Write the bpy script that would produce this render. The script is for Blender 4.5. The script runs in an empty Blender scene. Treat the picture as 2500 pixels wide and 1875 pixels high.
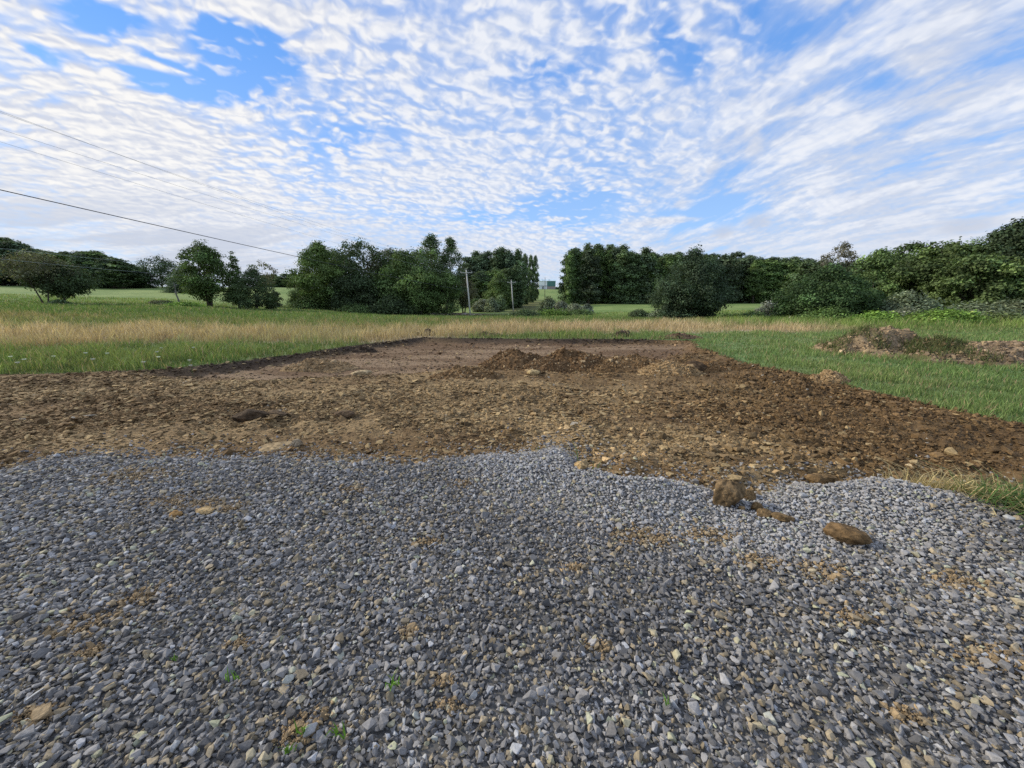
import bpy, bmesh, math, random
import numpy as np
from mathutils import Vector

scene = bpy.context.scene
COL = scene.collection
rad = math.radians

# ------------------------------------------------------------------ camera
CAM_H = 1.6
F_PX = 939.0                      # focal length in pixels of the 2500 px wide photograph
PITCH = rad(11.85)
SP, CP = math.sin(PITCH), math.cos(PITCH)
cam_data = bpy.data.cameras.new('camera')
cam = bpy.data.objects.new('camera', cam_data)
COL.objects.link(cam)
cam.location = (0, 0, CAM_H)
cam.rotation_euler = (math.pi / 2 - PITCH, 0, 0)
cam_data.sensor_width = 36.0
cam_data.lens = F_PX / 2500 * 36
cam_data.clip_start = 0.05
cam_data.clip_end = 9000
scene.camera = cam


def ray(px, py):
    """photo pixel (2500 x 1875) -> (x, 1, z) direction per metre of depth"""
    cx, up = px - 1250.0, 937.5 - py
    f = F_PX * CP + up * SP
    return cx / f, (up * CP - F_PX * SP) / f


# ------------------------------------------------------------------ light
SUN_AZ, SUN_EL = rad(-74), rad(27)         # azimuth from +Y towards +X
world = bpy.data.worlds.new('World')
scene.world = world
world.use_nodes = True
scene.view_settings.view_transform = 'Standard'
scene.view_settings.look = 'None'
scene.view_settings.gamma = 1
scene.view_settings.exposure = 0.2
scene.view_settings.use_curve_mapping = False
scene.cycles.use_denoising = False


class NT:
    """small helper that writes node maths compactly"""
    def __init__(s, tree):
        s.t = tree

    def node(s, typ, **kw):
        n = s.t.nodes.new(typ)
        for k, v in kw.items():
            setattr(n, k, v)
        return n

    def put(s, sock, v):
        if v is None:
            return
        if isinstance(v, bpy.types.NodeSocket):
            s.t.links.new(v, sock)
        else:
            sock.default_value = v

    def m(s, op, a, b=None, c=None, clamp=False):
        n = s.node('ShaderNodeMath', operation=op, use_clamp=clamp)
        s.put(n.inputs[0], a)
        s.put(n.inputs[1], b)
        s.put(n.inputs[2], c)
        return n.outputs[0]

    def vm(s, op, a, b=None, scale=None):
        n = s.node('ShaderNodeVectorMath', operation=op)
        s.put(n.inputs[0], a)
        s.put(n.inputs[1], b)
        if scale is not None:
            s.put(n.inputs['Scale'], scale)
        return n.outputs['Value'] if op in ('DOT_PRODUCT', 'LENGTH', 'DISTANCE') else n.outputs[0]

    def sep(s, v):
        n = s.node('ShaderNodeSeparateXYZ')
        s.put(n.inputs[0], v)
        return n.outputs

    def comb(s, x, y, z):
        n = s.node('ShaderNodeCombineXYZ')
        for i, v in enumerate((x, y, z)):
            s.put(n.inputs[i], v)
        return n.outputs[0]

    def noise(s, v, scale, detail=2.0, rough=0.5, dist=0.0, col=False, lac=2.0):
        n = s.node('ShaderNodeTexNoise')
        s.put(n.inputs['Vector'], v)
        n.inputs['Scale'].default_value = scale
        n.inputs['Detail'].default_value = detail
        n.inputs['Roughness'].default_value = rough
        n.inputs['Distortion'].default_value = dist
        n.inputs['Lacunarity'].default_value = lac
        return n.outputs['Color'] if col else n.outputs['Fac']

    def voro(s, v, scale, feature='F1', smooth=0.5, rnd=1.0):
        n = s.node('ShaderNodeTexVoronoi', feature=feature)
        s.put(n.inputs['Vector'], v)
        n.inputs['Scale'].default_value = scale
        n.inputs['Randomness'].default_value = rnd
        if feature == 'SMOOTH_F1':
            n.inputs['Smoothness'].default_value = smooth
        return n.outputs['Distance']

    def ss(s, v, lo, hi, a=0.0, b=1.0, kind='SMOOTHSTEP'):
        n = s.node('ShaderNodeMapRange', interpolation_type=kind)
        s.put(n.inputs['Value'], v)
        for k, q in zip(('From Min', 'From Max', 'To Min', 'To Max'), (lo, hi, a, b)):
            s.put(n.inputs[k], q)
        return n.outputs['Result']

    def mix(s, f, a, b, mode='MIX'):
        n = s.node('ShaderNodeMix', data_type='RGBA', blend_type=mode)
        s.put(n.inputs[0], f)
        for i, v in ((6, a), (7, b)):
            s.put(n.inputs[i], v if isinstance(v, bpy.types.NodeSocket) else (*v, 1.0))
        return n.outputs[2]

    def ellipse(s, v, cx, cy, rx, ry, rot):
        """1 in the middle of a turned ellipse, fading to 0 at its edge"""
        mp = s.node('ShaderNodeMapping', vector_type='TEXTURE')
        s.put(mp.inputs['Vector'], v)
        mp.inputs['Location'].default_value = (cx, cy, 0)
        mp.inputs['Rotation'].default_value = (0, 0, rot)
        mp.inputs['Scale'].default_value = (rx, ry, 1)
        l = s.vm('LENGTH', mp.outputs[0])
        return s.ss(l, 1.0, 0.15)

    def turn(s, v, rot, sx, sy):
        """coordinates turned by rot and squeezed, for streaky noise"""
        mp = s.node('ShaderNodeMapping', vector_type='POINT')
        s.put(mp.inputs['Vector'], v)
        mp.inputs['Rotation'].default_value = (0, 0, rot)
        mp.inputs['Scale'].default_value = (sx, sy, 1)
        return mp.outputs[0]


V = 2500 / 2212.0                   # positions below are written in the 2212 px wide view of the photograph


def vray(vx, vy):
    return ray(vx * V, vy * V)


def smooth(e0, e1, x):
    t = np.clip((x - e0) / (e1 - e0), 0, 1)
    return t * t * (3 - 2 * t)


def _hash(ix, iy, seed):
    h = (ix.astype(np.int64) * 374761393 + iy.astype(np.int64) * 668265263 + seed * 1442695041) & 0xffffffff
    h = ((h ^ (h >> 13)) * 1274126177) & 0xffffffff
    h = ((h ^ (h >> 16)) * 2246822519) & 0xffffffff
    return ((h ^ (h >> 15)) & 0xffffff) / float(0xffffff)


def vnoise(x, y, seed=0):
    x0, y0 = np.floor(x), np.floor(y)
    fx, fy = x - x0, y - y0
    fx, fy = fx * fx * (3 - 2 * fx), fy * fy * (3 - 2 * fy)
    a, b = _hash(x0, y0, seed), _hash(x0 + 1, y0, seed)
    c, d = _hash(x0, y0 + 1, seed), _hash(x0 + 1, y0 + 1, seed)
    return (a * (1 - fx) + b * fx) * (1 - fy) + (c * (1 - fx) + d * fx) * fy


def fbm(x, y, octs=4, seed=0, gain=0.5):
    x, y = np.asarray(x, float), np.asarray(y, float)
    s, a, t = np.zeros_like(x), 1.0, 0.0
    ca, sa = math.cos(0.6), math.sin(0.6)
    for o in range(octs):
        s += a * vnoise(x, y, seed + o * 17)
        t += a
        a *= gain
        x, y = (x * ca - y * sa) * 2.03 + 5.1, (x * sa + y * ca) * 2.03 + 1.7
    return s / t


def pnoise(x, y, seed=0):
    """gradient noise, about -0.7 .. 0.7"""
    x0, y0 = np.floor(x), np.floor(y)
    fx, fy = x - x0, y - y0
    def g(ix, iy, ax, ay):
        a = _hash(ix, iy, seed) * (2 * math.pi)
        return np.cos(a) * ax + np.sin(a) * ay
    u, v = fx * fx * fx * (fx * (fx * 6 - 15) + 10), fy * fy * fy * (fy * (fy * 6 - 15) + 10)
    a, b = g(x0, y0, fx, fy), g(x0 + 1, y0, fx - 1, fy)
    c, d = g(x0, y0 + 1, fx, fy - 1), g(x0 + 1, y0 + 1, fx - 1, fy - 1)
    return (a * (1 - u) + b * u) * (1 - v) + (c * (1 - u) + d * u) * v


def pfbm(x, y, octs=4, seed=0, gain=0.5):
    s, a = 0.0, 1.0
    ca, sa = math.cos(0.7), math.sin(0.7)
    for o in range(octs):
        s = s + a * pnoise(x, y, seed + o * 13)
        a *= gain
        x, y = (x * ca - y * sa) * 2.07 + 3.3, (x * sa + y * ca) * 2.07 + 8.1
    return s


def cells(x, y, seed=0):
    """soft distance to scattered cell middles: rounded puffs (1 in the middle, 0 between)"""
    x0, y0 = np.floor(x), np.floor(y)
    s = np.zeros_like(x)
    for i in (-1, 0, 1):
        for j in (-1, 0, 1):
            hx, hy = _hash(x0 + i, y0 + j, seed), _hash(x0 + i, y0 + j, seed + 5)
            r = 0.55 + 0.5 * _hash(x0 + i, y0 + j, seed + 9)
            d2 = ((x0 + i + hx - x) ** 2 + (y0 + j + hy - y) ** 2) / (r * r)
            s = s + np.exp(-d2 * 3.2)
    return np.minimum(s, 1.3)


SKY_OFF = 0.20


def cloud_fields(dx, dy, dz):
    """cover, relief and greyness of the cloud sheet in direction d"""
    zc = np.maximum(dz, 0.0)
    q = zc + SKY_OFF
    x, y = dx / q, dy / q

    def P(vx, vy):
        a, b = vray(vx, vy)
        L = math.sqrt(a * a + 1 + b * b)
        k = max(b / L, 0) + SKY_OFF
        return a / L / k, 1 / L / k

    wx, wy = pfbm(x * 1.3, y * 1.3, 3, 201), pfbm(x * 1.3 + 9, y * 1.3, 3, 211)
    xw, yw = x + 0.07 * wx, y + 0.07 * wy                  # slow drift of every edge
    fx, fy = pfbm(x * 12, y * 12, 3, 221), pfbm(x * 12 + 4, y * 12, 3, 231)
    xf, yf = xw + 0.022 * fx, yw + 0.022 * fy

    def E(v0, v1, wide, soft=0.15):
        """vx,vy to vx,vy: a long patch between two sky positions, wide in screen-free cloud units"""
        (ax, ay), (bx, by) = P(*v0), P(*v1)
        cx, cy, L = (ax + bx) / 2, (ay + by) / 2, math.hypot(bx - ax, by - ay) / 2 + 1e-6
        ux, uy = (bx - ax) / 2 / L, (by - ay) / 2 / L
        a = ((xw - cx) * ux + (yw - cy) * uy) / L
        b = (-(xw - cx) * uy + (yw - cy) * ux) / wide
        r = np.sqrt(a * a + b * b)
        return 1 - smooth(soft, 1.0, r)

    def puffs(px, py):
        ca, sa = math.cos(PUFF_ROT), math.sin(PUFF_ROT)
        rx, ry = (px * ca + py * sa) * 0.85, (-px * sa + py * ca) * 1.15
        k = 22.0
        c1 = cells(rx * k, ry * k, 301)
        c2 = cells(rx * 36 + 3, ry * 36 + 1, 311)
        n = pfbm(px * 8, py * 8, 5, 321, 0.6)
        row = np.sin((ry * 18 * 0.45 + 1.2 * pnoise(px * 3, py * 3, 331)) * 2 * math.pi)
        return 0.44 * c1 + 0.24 * c2 + 0.55 * n + 0.12 * row

    puff = puffs(xf, yf)
    puff_s = puffs(xf - 0.011, yf + 0.006)
    # fine wispy threads
    wisp = pfbm(xf * 26 + 2.0 * wx, yf * 34, 4, 341, 0.6)
    # long soft streaks in the east, running away from the viewer to the upper right
    th = rad(97)
    ca, sa = math.cos(th), math.sin(th)
    sx, sy = xw * ca + yw * sa, -xw * sa + yw * ca
    streak = pfbm(sx * 2.4, sy * 6.5, 6, 351, 0.6)
    th = rad(-55)
    ca, sa = math.cos(th), math.sin(th)
    tx, ty = xf * ca + yf * sa, -xf * sa + yf * ca
    ripple = pfbm(tx * 5, ty * 17.0, 4, 361)
    big = pfbm(xw * 1.1, yw * 1.1, 3, 371)
    sheet = pfbm(xw * 1.0, yw * 4, 5, 381, 0.55)          # flat layered cloud near the horizon

    east = smooth(0.30, 1.05, xw + 0.12 * big)
    west = 1 - smooth(-1.6, 0.5, x)
    low = 1 - smooth(0.05 + 0.05 * west, 0.17 + 0.07 * west, zc)
    tex = puff * (1 - 0.85 * east) + (0.36 + 0.60 * streak + 0.62 * ripple + 0.16 * puff) * 0.85 * east
    tex = tex * (1 - 0.6 * low) + (0.45 + 0.5 * sheet) * 0.6 * low
    cov = 0.21 + 0.15 * big
    for v0, v1, w, k in SKY_BLOBS:
        cov = cov + k * E(v0, v1, w)
    cov = cov + 0.14 * low
    d = tex + cov + 0.10 * wisp * (1 - 0.5 * low)
    dens = smooth(0.16, 1.12, d)
    veil = 0.50 * east * smooth(-0.35, 0.25, cov + 0.6 * streak) + 0.45 * (1 - east) * smooth(-0.02, 0.35, cov)
    dens = 1 - (1 - dens) * (1 - veil)
    relief = (puff - puff_s) * (1 - 0.7 * east) * (1 - 0.6 * low)
    lit = np.clip(0.5 + 1.7 * relief + 0.55 * (tex - 0.45) + 0.25 * streak * east + 0.35 * sheet * low, 0, 1)
    grey = (1 - smooth(0.11, 0.23, zc)) * smooth(-0.45, 0.10, sheet + 0.08 * wisp) * west
    grey = np.clip(grey + 0.55 * east * smooth(-0.1, 0.4, 0.25 - streak - 0.6 * ripple), 0, 1)
    grey = np.maximum(grey, 0.55 * (1 - smooth(0.05, 0.20, zc)) * smooth(-0.5, 0.3, sheet + 0.5 * big))
    for v0, v1, w in SKY_DARK:
        e = E(v0, v1, w)
        grey = np.maximum(grey, e * 1.0)
        dens = np.maximum(dens, 0.75 * e)
    return dens, lit, grey


PUFF_ROT = rad(14)
SKY_BLOBS = [
    # openings of blue
    ((90, 95), (520, 225), 0.15, -0.75), ((330, 30), (660, 180), 0.20, -0.75), ((330, 150), (600, 215), 0.14, -0.5),
    ((60, 10), (320, 40), 0.10, -0.45), ((0, 95), (170, 130), 0.09, -0.45),
    ((600, 330), (1000, 290), 0.20, -0.16), ((1060, 150), (1330, 180), 0.14, -0.14),
    ((1020, 475), (1420, 450), 0.35, -0.62), ((1360, 478), (1700, 455), 0.40, -0.70), ((940, 480), (1120, 472), 0.35, -0.45),
    ((1480, 395), (1760, 330), 0.22, -0.25), ((1440, 20), (1520, 220), 0.10, -0.30), ((1560, 0), (1760, 120), 0.12, -0.28),
    ((1780, 420), (1980, 350), 0.22, -0.15), ((1870, 60), (1860, 260), 0.09, -0.22),
    # fuller cloud
    ((0, 35), (470, 195), 0.045, 0.75), ((360, 0), (800, 50), 0.07, 0.50), ((540, 100), (760, 95), 0.04, 0.45),
    ((0, 240), (620, 300), 0.35, 0.34), ((0, 360), (520, 400), 0.6, 0.30), ((0, 490), (760, 480), 2.2, 0.42),
    ((900, 70), (1300, 60), 0.14, 0.28), ((700, 400), (1200, 390), 0.5, 0.30), ((900, 510), (1300, 515), 1.0, 0.3),
    ((1700, 500), (2212, 420), 1.0, 0.34), ((1900, 130), (2212, 30), 0.16, 0.35), ((1900, 250), (2212, 150), 0.2, 0.2),
    ((1480, 30), (1530, 80), 0.03, 0.35), ((1630, 250), (1640, 360), 0.05, 0.3), ((1545, 340), (1530, 385), 0.05, 0.35),
    ((1320, 490), (1570, 462), 0.10, 0.75), ((1140, 478), (1280, 470), 0.08, 0.5), ((1450, 442), (1500, 438), 0.10, 0.6),
]
SKY_DARK = [((1570, 490), (1690, 475), 0.20), ((1500, 503), (1600, 500), 0.20), ((1950, 500), (2212, 480), 0.25)]


def build_sky():
    wt = world.node_tree
    wt.nodes.clear()
    n = NT(wt)
    sky = n.node('ShaderNodeTexSky', sky_type='NISHITA', sun_disc=False)
    sky.sun_elevation = SUN_EL
    sky.sun_rotation = SUN_AZ
    sky.altitude = 400
    sky.air_density = 1.0
    sky.dust_density = 0.6
    sky.ozone_density = 2.0
    d = n.node('ShaderNodeTexCoord').outputs['Generated']
    zc = n.m('MAXIMUM', n.sep(d)[2], 0.0)
    # the cloud sheet, worked out once per direction: R cover, G relief, B greyness
    H = 1024
    px = np.ones((2 * H, 4 * H, 4), np.float32)

    def fill(r0, r1, c0, c1, step):      # fine towards the fields, coarser behind and overhead
        el = (np.arange(r0, r1, step) + step / 2) / H * (math.pi / 2)
        lon = -((np.arange(c0, c1, step) + step / 2) / (4 * H) - 0.5) * 2 * math.pi
        LON, EL = np.meshgrid(lon, el)
        for k, f in enumerate(cloud_fields(np.cos(LON) * np.cos(EL), np.sin(LON) * np.cos(EL), np.sin(EL))):
            px[H + r0:H + r1, c0:c1, k] = np.repeat(np.repeat(f, step, 0), step, 1)

    fill(0, H, 0, 4 * H, 4)
    c_mid = H                             # +Y lies at a quarter of the picture's width
    fill(0, 496, c_mid - 760, c_mid + 760, 1)
    px[:H, :, :3] = px[H, :, :3]
    img = bpy.data.images.new('cloud_sheet', 4 * H, 2 * H, float_buffer=True)
    img.colorspace_settings.name = 'Non-Color'
    img.pixels.foreach_set(px.ravel())
    img.update()
    env = n.node('ShaderNodeTexEnvironment', image=img)
    n.put(env.inputs[0], d)
    sc = n.node('ShaderNodeSeparateColor')
    n.put(sc.inputs[0], env.outputs[0])
    dens, lit, grey = sc.outputs
    sun_dir = (math.sin(SUN_AZ) * math.cos(SUN_EL), math.cos(SUN_AZ) * math.cos(SUN_EL), math.sin(SUN_EL))
    glow = n.ss(n.vm('DOT_PRODUCT', d, sun_dir), 0.35, 1.0)
    c_dark = n.mix(glow, (5.5, 6.1, 7.4), (6.0, 6.2, 6.9))
    c_lite = n.mix(glow, (7.6, 7.8, 8.3), (8.9, 8.6, 8.1))
    c_cloud = n.mix(lit, c_dark, c_lite)
    c_cloud = n.mix(n.m('MULTIPLY', grey, 0.8), c_cloud, (4.9, 5.3, 6.3))
    blue = n.mix(1.0, sky.outputs[0], (0.62, 1.35, 2.3), 'MULTIPLY')
    clear = n.mix(n.ss(zc, 0.02, 0.55, kind='LINEAR'), (4.7, 6.5, 8.6), (0.85, 2.85, 7.4))
    blue = n.mix(0.8, blue, clear)
    out = n.mix(n.m('MULTIPLY', dens, 0.95), blue, c_cloud)
    bg = n.node('ShaderNodeBackground')
    n.put(bg.inputs['Color'], out)
    bg.inputs['Strength'].default_value = 0.1
    wo = n.node('ShaderNodeOutputWorld')
    wt.links.new(bg.outputs[0], wo.inputs[0])
    world.cycles.sampling_method = 'MANUAL'
    world.cycles.sample_map_resolution = 512


build_sky()

sun_data = bpy.data.lights.new('sun', 'SUN')
sun_data.energy = 3.2
sun_data.angle = rad(8)
sun_data.color = (1.0, 0.92, 0.79)
sun = bpy.data.objects.new('sun', sun_data)
COL.objects.link(sun)
sun.rotation_euler = Vector((math.sin(SUN_AZ) * math.cos(SUN_EL), math.cos(SUN_AZ) * math.cos(SUN_EL), math.sin(SUN_EL))).to_track_quat('Z', 'Y').to_euler()

# ------------------------------------------------------------------ helpers
def mesh_np(name, verts, faces, mat=None, col=None, smooth_shade=False, extra=None):
    """mesh from numpy arrays; faces is one (n, k) array or a list of such arrays; col is one colour per vertex"""
    me = bpy.data.meshes.new(name)
    verts = np.asarray(verts, np.float32)
    if not isinstance(faces, list):
        faces = [faces]
    faces = [np.asarray(f, np.int32) for f in faces if len(f)]
    loops = np.concatenate([f.ravel() for f in faces])
    sizes = np.concatenate([np.full(len(f), f.shape[1], np.int32) for f in faces])
    me.vertices.add(len(verts))
    me.vertices.foreach_set('co', verts.ravel())
    me.loops.add(len(loops))
    me.loops.foreach_set('vertex_index', loops)
    me.polygons.add(len(sizes))
    me.polygons.foreach_set('loop_start', np.concatenate([[0], np.cumsum(sizes)[:-1]]).astype(np.int32))
    if smooth_shade:
        me.polygons.foreach_set('use_smooth', np.ones(len(sizes), bool))
    else:
        me.polygons.foreach_set('use_smooth', np.zeros(len(sizes), bool))
    if col is not None:
        c = np.ones((len(verts), 4), np.float32)
        c[:, :3] = col
        at = me.attributes.new('tint', 'FLOAT_COLOR', 'POINT')
        at.data.foreach_set('color', c.ravel())
    me.update(calc_edges=True)
    if mat:
        me.materials.append(mat)
    return me


def link(name, me, parent=None, loc=None, rotz=0.0):
    o = bpy.data.objects.new(name, me)
    COL.objects.link(o)
    o.parent = parent
    if loc is not None:
        o.location = loc
    o.rotation_euler = (0, 0, rotz)
    return o


def tag(o, label=None, cat=None, group=None, kind=None):
    for k, v in (('label', label), ('category', cat), ('group', group), ('kind', kind)):
        if v:
            o[k] = v
    return o


def thing(name, label, cat, loc, rotz=0.0, group=None):
    return tag(link(name, None, None, loc, rotz), label, cat, group)


def tube(path, radii, sides=7, cap=True):
    """tapered tube along a path -> verts, quads"""
    path = np.asarray(path, float)
    n = len(path)
    radii = np.full(n, radii, float) if np.isscalar(radii) else np.asarray(radii, float)
    d = np.gradient(path, axis=0)
    d /= np.linalg.norm(d, axis=1)[:, None] + 1e-9
    ref = np.where(np.abs(d[:, 2:3]) > 0.9, np.array([[1.0, 0, 0]]), np.array([[0, 0, 1.0]]))
    u = np.cross(d, ref)
    u /= np.linalg.norm(u, axis=1)[:, None] + 1e-9
    w = np.cross(d, u)
    a = np.linspace(0, 2 * math.pi, sides, endpoint=False)
    v = path[:, None, :] + radii[:, None, None] * (np.cos(a)[None, :, None] * u[:, None, :] + np.sin(a)[None, :, None] * w[:, None, :])
    v = v.reshape(-1, 3)
    i, j = np.meshgrid(np.arange(n - 1), np.arange(sides), indexing='ij')
    i, j = i.ravel(), j.ravel()
    k = (j + 1) % sides
    f = np.stack([i * sides + j, i * sides + k, (i + 1) * sides + k, (i + 1) * sides + j], 1)
    if cap:
        v = np.vstack([v, path[:1], path[-1:]])
        b, t = n * sides, n * sides + 1
        jj = np.arange(sides)
        kk = (jj + 1) % sides
        caps = np.vstack([np.stack([np.full(sides, b), kk, jj, jj], 1), np.stack([np.full(sides, t), (n - 1) * sides + jj, (n - 1) * sides + kk, (n - 1) * sides + kk], 1)])
        tri = caps[:, :3]
        return v, [f, tri]
    return v, [f]


class Soup:
    """gathers vertices and faces of several shapes that make ONE part"""
    def __init__(s):
        s.v, s.q, s.t, s.c, s.n = [], [], [], [], 0

    def add(s, v, faces, col=None):
        v = np.asarray(v, float)
        for f in (faces if isinstance(faces, list) else [faces]):
            f = np.asarray(f)
            if len(f):
                (s.q if f.shape[1] == 4 else s.t).append(f + s.n)
        s.v.append(v)
        if col is not None:
            s.c.append(np.broadcast_to(np.asarray(col, float), v.shape))
        s.n += len(v)
        return s

    def box(s, c, size, rz=0.0, col=None):
        x = np.array([[-1, -1, -1], [1, -1, -1], [1, 1, -1], [-1, 1, -1], [-1, -1, 1], [1, -1, 1], [1, 1, 1], [-1, 1, 1]], float) * np.asarray(size) / 2
        ca, sa = math.cos(rz), math.sin(rz)
        x = np.stack([x[:, 0] * ca - x[:, 1] * sa, x[:, 0] * sa + x[:, 1] * ca, x[:, 2]], 1) + np.asarray(c)
        return s.add(x, np.array([[0, 3, 2, 1], [4, 5, 6, 7], [0, 1, 5, 4], [1, 2, 6, 5], [2, 3, 7, 6], [3, 0, 4, 7]]), col)

    def mesh(s, name, mat, smooth_shade=False):
        fs = ([np.vstack(s.q)] if s.q else []) + ([np.vstack(s.t)] if s.t else [])
        return mesh_np(name, np.vstack(s.v), fs, mat, np.vstack(s.c) if s.c else None, smooth_shade)


# ------------------------------------------------------------------ materials
def new_mat(name):
    m = bpy.data.materials.new(name)
    m.use_nodes = True
    m.node_tree.nodes.clear()
    return m, NT(m.node_tree)


def finish(n, shader):
    o = n.node('ShaderNodeOutputMaterial')
    n.t.links.new(shader, o.inputs['Surface'])


def bsdf(n, color, rough=0.9, spec=0.3, normal=None, metal=0.0):
    b = n.node('ShaderNodeBsdfPrincipled')
    n.put(b.inputs['Base Color'], color if isinstance(color, bpy.types.NodeSocket) else (*color, 1))
    n.put(b.inputs['Roughness'], rough)
    b.inputs['Specular IOR Level'].default_value = spec
    b.inputs['Metallic'].default_value = metal
    if normal is not None:
        n.put(b.inputs['Normal'], normal)
    return b.outputs[0]


def bump(n, h, strength, dist):
    b = n.node('ShaderNodeBump')
    b.inputs['Strength'].default_value = strength
    b.inputs['Distance'].default_value = dist
    n.put(b.inputs['Height'], h)
    return b.outputs[0]


def attr(n, name='tint'):
    return n.node('ShaderNodeAttribute', attribute_name=name).outputs['Color']


def obj_co(n):
    return n.node('ShaderNodeTexCoord').outputs['Object']


def geo_co(n):
    return n.node('ShaderNodeNewGeometry').outputs['Position']


def mat_tinted(name, rough=0.9, spec=0.3, nscale=20.0, amp=0.35, bump_s=0.4, bump_d=0.01, bscale=60.0, detail=4):
    """the piece's own colour (an attribute), mottled by noise, with a fine rough relief"""
    m, n = new_mat(name)
    c = attr(n)
    p = geo_co(n)
    f = n.noise(p, nscale, detail, 0.6)
    k = n.ss(f, 0.25, 0.75, 1 - amp, 1 + amp, kind='LINEAR')
    c2 = n.mix(1.0, c, n.comb(k, k, k), 'MULTIPLY')
    h = n.noise(p, bscale, detail, 0.6)
    finish(n, bsdf(n, c2, rough, spec, bump(n, h, bump_s, bump_d)))
    return m


def mat_leaf(name, trans=0.3, rough=0.75):
    m, n = new_mat(name)
    c = attr(n)
    oi = n.node('ShaderNodeObjectInfo').outputs['Random']
    k = n.ss(oi, 0, 1, 0.82, 1.18, kind='LINEAR')
    c = n.mix(1.0, c, n.comb(k, k, k), 'MULTIPLY')
    b = bsdf(n, c, rough, 0.25)
    t = n.node('ShaderNodeBsdfTranslucent')
    n.put(t.inputs['Color'], n.mix(1.0, c, (1.1, 1.15, 0.65), 'MULTIPLY'))
    x = n.node('ShaderNodeMixShader')
    x.inputs[0].default_value = trans
    n.t.links.new(b, x.inputs[1])
    n.t.links.new(t.outputs[0], x.inputs[2])
    finish(n, x.outputs[0])
    return m


M_LEAF = mat_leaf('leaves', 0.22)
M_GRASS = mat_leaf('grass_blades', 0.3, 0.7)
M_STONE = mat_tinted('crushed_stone', 0.85, 0.35, 90, 0.28, 0.5, 0.003, 260, 3)
M_CLOD = mat_tinted('soil_clods', 0.95, 0.15, 45, 0.4, 0.7, 0.01, 110, 4)
M_ROCK = mat_tinted('muddy_rock', 0.95, 0.15, 30, 0.45, 0.9, 0.010, 60, 7)
M_SOIL = mat_tinted('bare_soil', 0.95, 0.15, 14, 0.45, 1.0, 0.03, 45, 6)
M_GROUND = mat_tinted('meadow_ground', 0.95, 0.1, 1.6, 0.35, 0.6, 0.05, 8, 5)
M_BARK = mat_tinted('bark', 0.9, 0.15, 6, 0.4, 0.6, 0.02, 25, 4)
M_WOODPOLE = mat_tinted('weathered_pole', 0.85, 0.2, 9, 0.25, 0.3, 0.01, 30, 3)
M_WIRE = mat_tinted('cable', 0.6, 0.4, 5, 0.05, 0.0, 0.001, 10, 1)
M_PAINT = mat_tinted('painted_panel', 0.6, 0.4, 0.8, 0.12, 0.1, 0.01, 3, 3)

# ------------------------------------------------------------------ terrain
T_Y = np.array([0, 10, 20, 35, 50, 60, 80, 110, 150, 200, 250, 350, 600, 1500, 6000], float)
T_U = np.array([-1.33, -0.96, -0.59, -0.27, -0.11, 0.085, 0.27, 0.53, 0.90, 1.33])
T_Z = np.array([
    [0, 0, .28, .90, 1.40, 1.60, 3.0, 5.4, 8.4, 10.2, 11.0, 12.5, 14, 18, 30],
    [0, 0, .22, .65, 1.05, 1.25, 2.2, 4.4, 7.6, 9.8, 10.8, 12.5, 14, 18, 30],
    [0, 0, .08, .15, .22, .20, .6, 3.0, 7.0, 9.4, 10.8, 12.5, 14, 18, 30],
    [0, 0, 0, -.10, -.30, -.50, -.78, -.35, 1.0, 4.0, 7.0, 12.6, 14, 18, 30],
    [0, 0, 0, -.15, -.40, -.62, -.95, -.72, .7, 4.0, 7.0, 13.0, 15, 18, 30],
    [0, 0, 0, -.15, -.42, -.66, -.85, -.60, .9, 4.0, 7.2, 13.8, 16, 19, 30],
    [0, 0, 0, -.15, -.40, -.62, -.50, .25, 1.5, 3.4, 5.5, 9.5, 13, 18, 30],
    [0, 0, 0, -.15, -.45, -.50, -.15, .6, 1.7, 3.4, 5.5, 9.5, 13, 18, 30],
    [0, 0, -.02, -.18, -.30, -.25, .1, .8, 1.9, 3.6, 5.5, 9.5, 13, 18, 30],
    [0, 0, 0, -.05, -.05, .0, .4, 1.0, 2.0, 3.6, 5.5, 9.5, 13, 18, 30]], float)


def base_z(x, y):
    x, y = np.asarray(x, float), np.asarray(y, float)
    yy = np.clip(y, 0, 5999)
    u = np.clip(x / np.maximum(y, 1.0), T_U[0], T_U[-1] - 1e-6)
    i = np.clip(np.searchsorted(T_Y, yy, side='right') - 1, 0, len(T_Y) - 2)
    j = np.clip(np.searchsorted(T_U, u, side='right') - 1, 0, len(T_U) - 2)
    a = (yy - T_Y[i]) / (T_Y[i + 1] - T_Y[i])
    b = (u - T_U[j]) / (T_U[j + 1] - T_U[j])
    b = b * b * (3 - 2 * b)
    # smooth along depth (Catmull-Rom) so the fields roll instead of folding
    ip, iq = np.maximum(i - 1, 0), np.minimum(i + 2, len(T_Y) - 1)
    def row(k):
        return T_Z[j, k] * (1 - b) + T_Z[j + 1, k] * b
    z0, z1, z2, z3 = row(ip), row(i), row(i + 1), row(iq)
    h = T_Y[i + 1] - T_Y[i]
    m1 = (z2 - z0) / np.maximum(T_Y[i + 1] - T_Y[ip], 1e-6) * h
    m2 = (z3 - z1) / np.maximum(T_Y[iq] - T_Y[i], 1e-6) * h
    a2, a3 = a * a, a * a * a
    return (2 * a3 - 3 * a2 + 1) * z1 + (a3 - 2 * a2 + a) * m1 + (-2 * a3 + 3 * a2) * z2 + (a3 - a2) * m2


def on_ground(vx, vy, z=0.0):
    """world point where the sight line through a photo position meets height z"""
    a, b = vray(vx, vy)
    y = (z - CAM_H) / b
    return a * y, y


def poly_ground(pts):
    return np.array([on_ground(*p) for p in pts])


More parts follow.
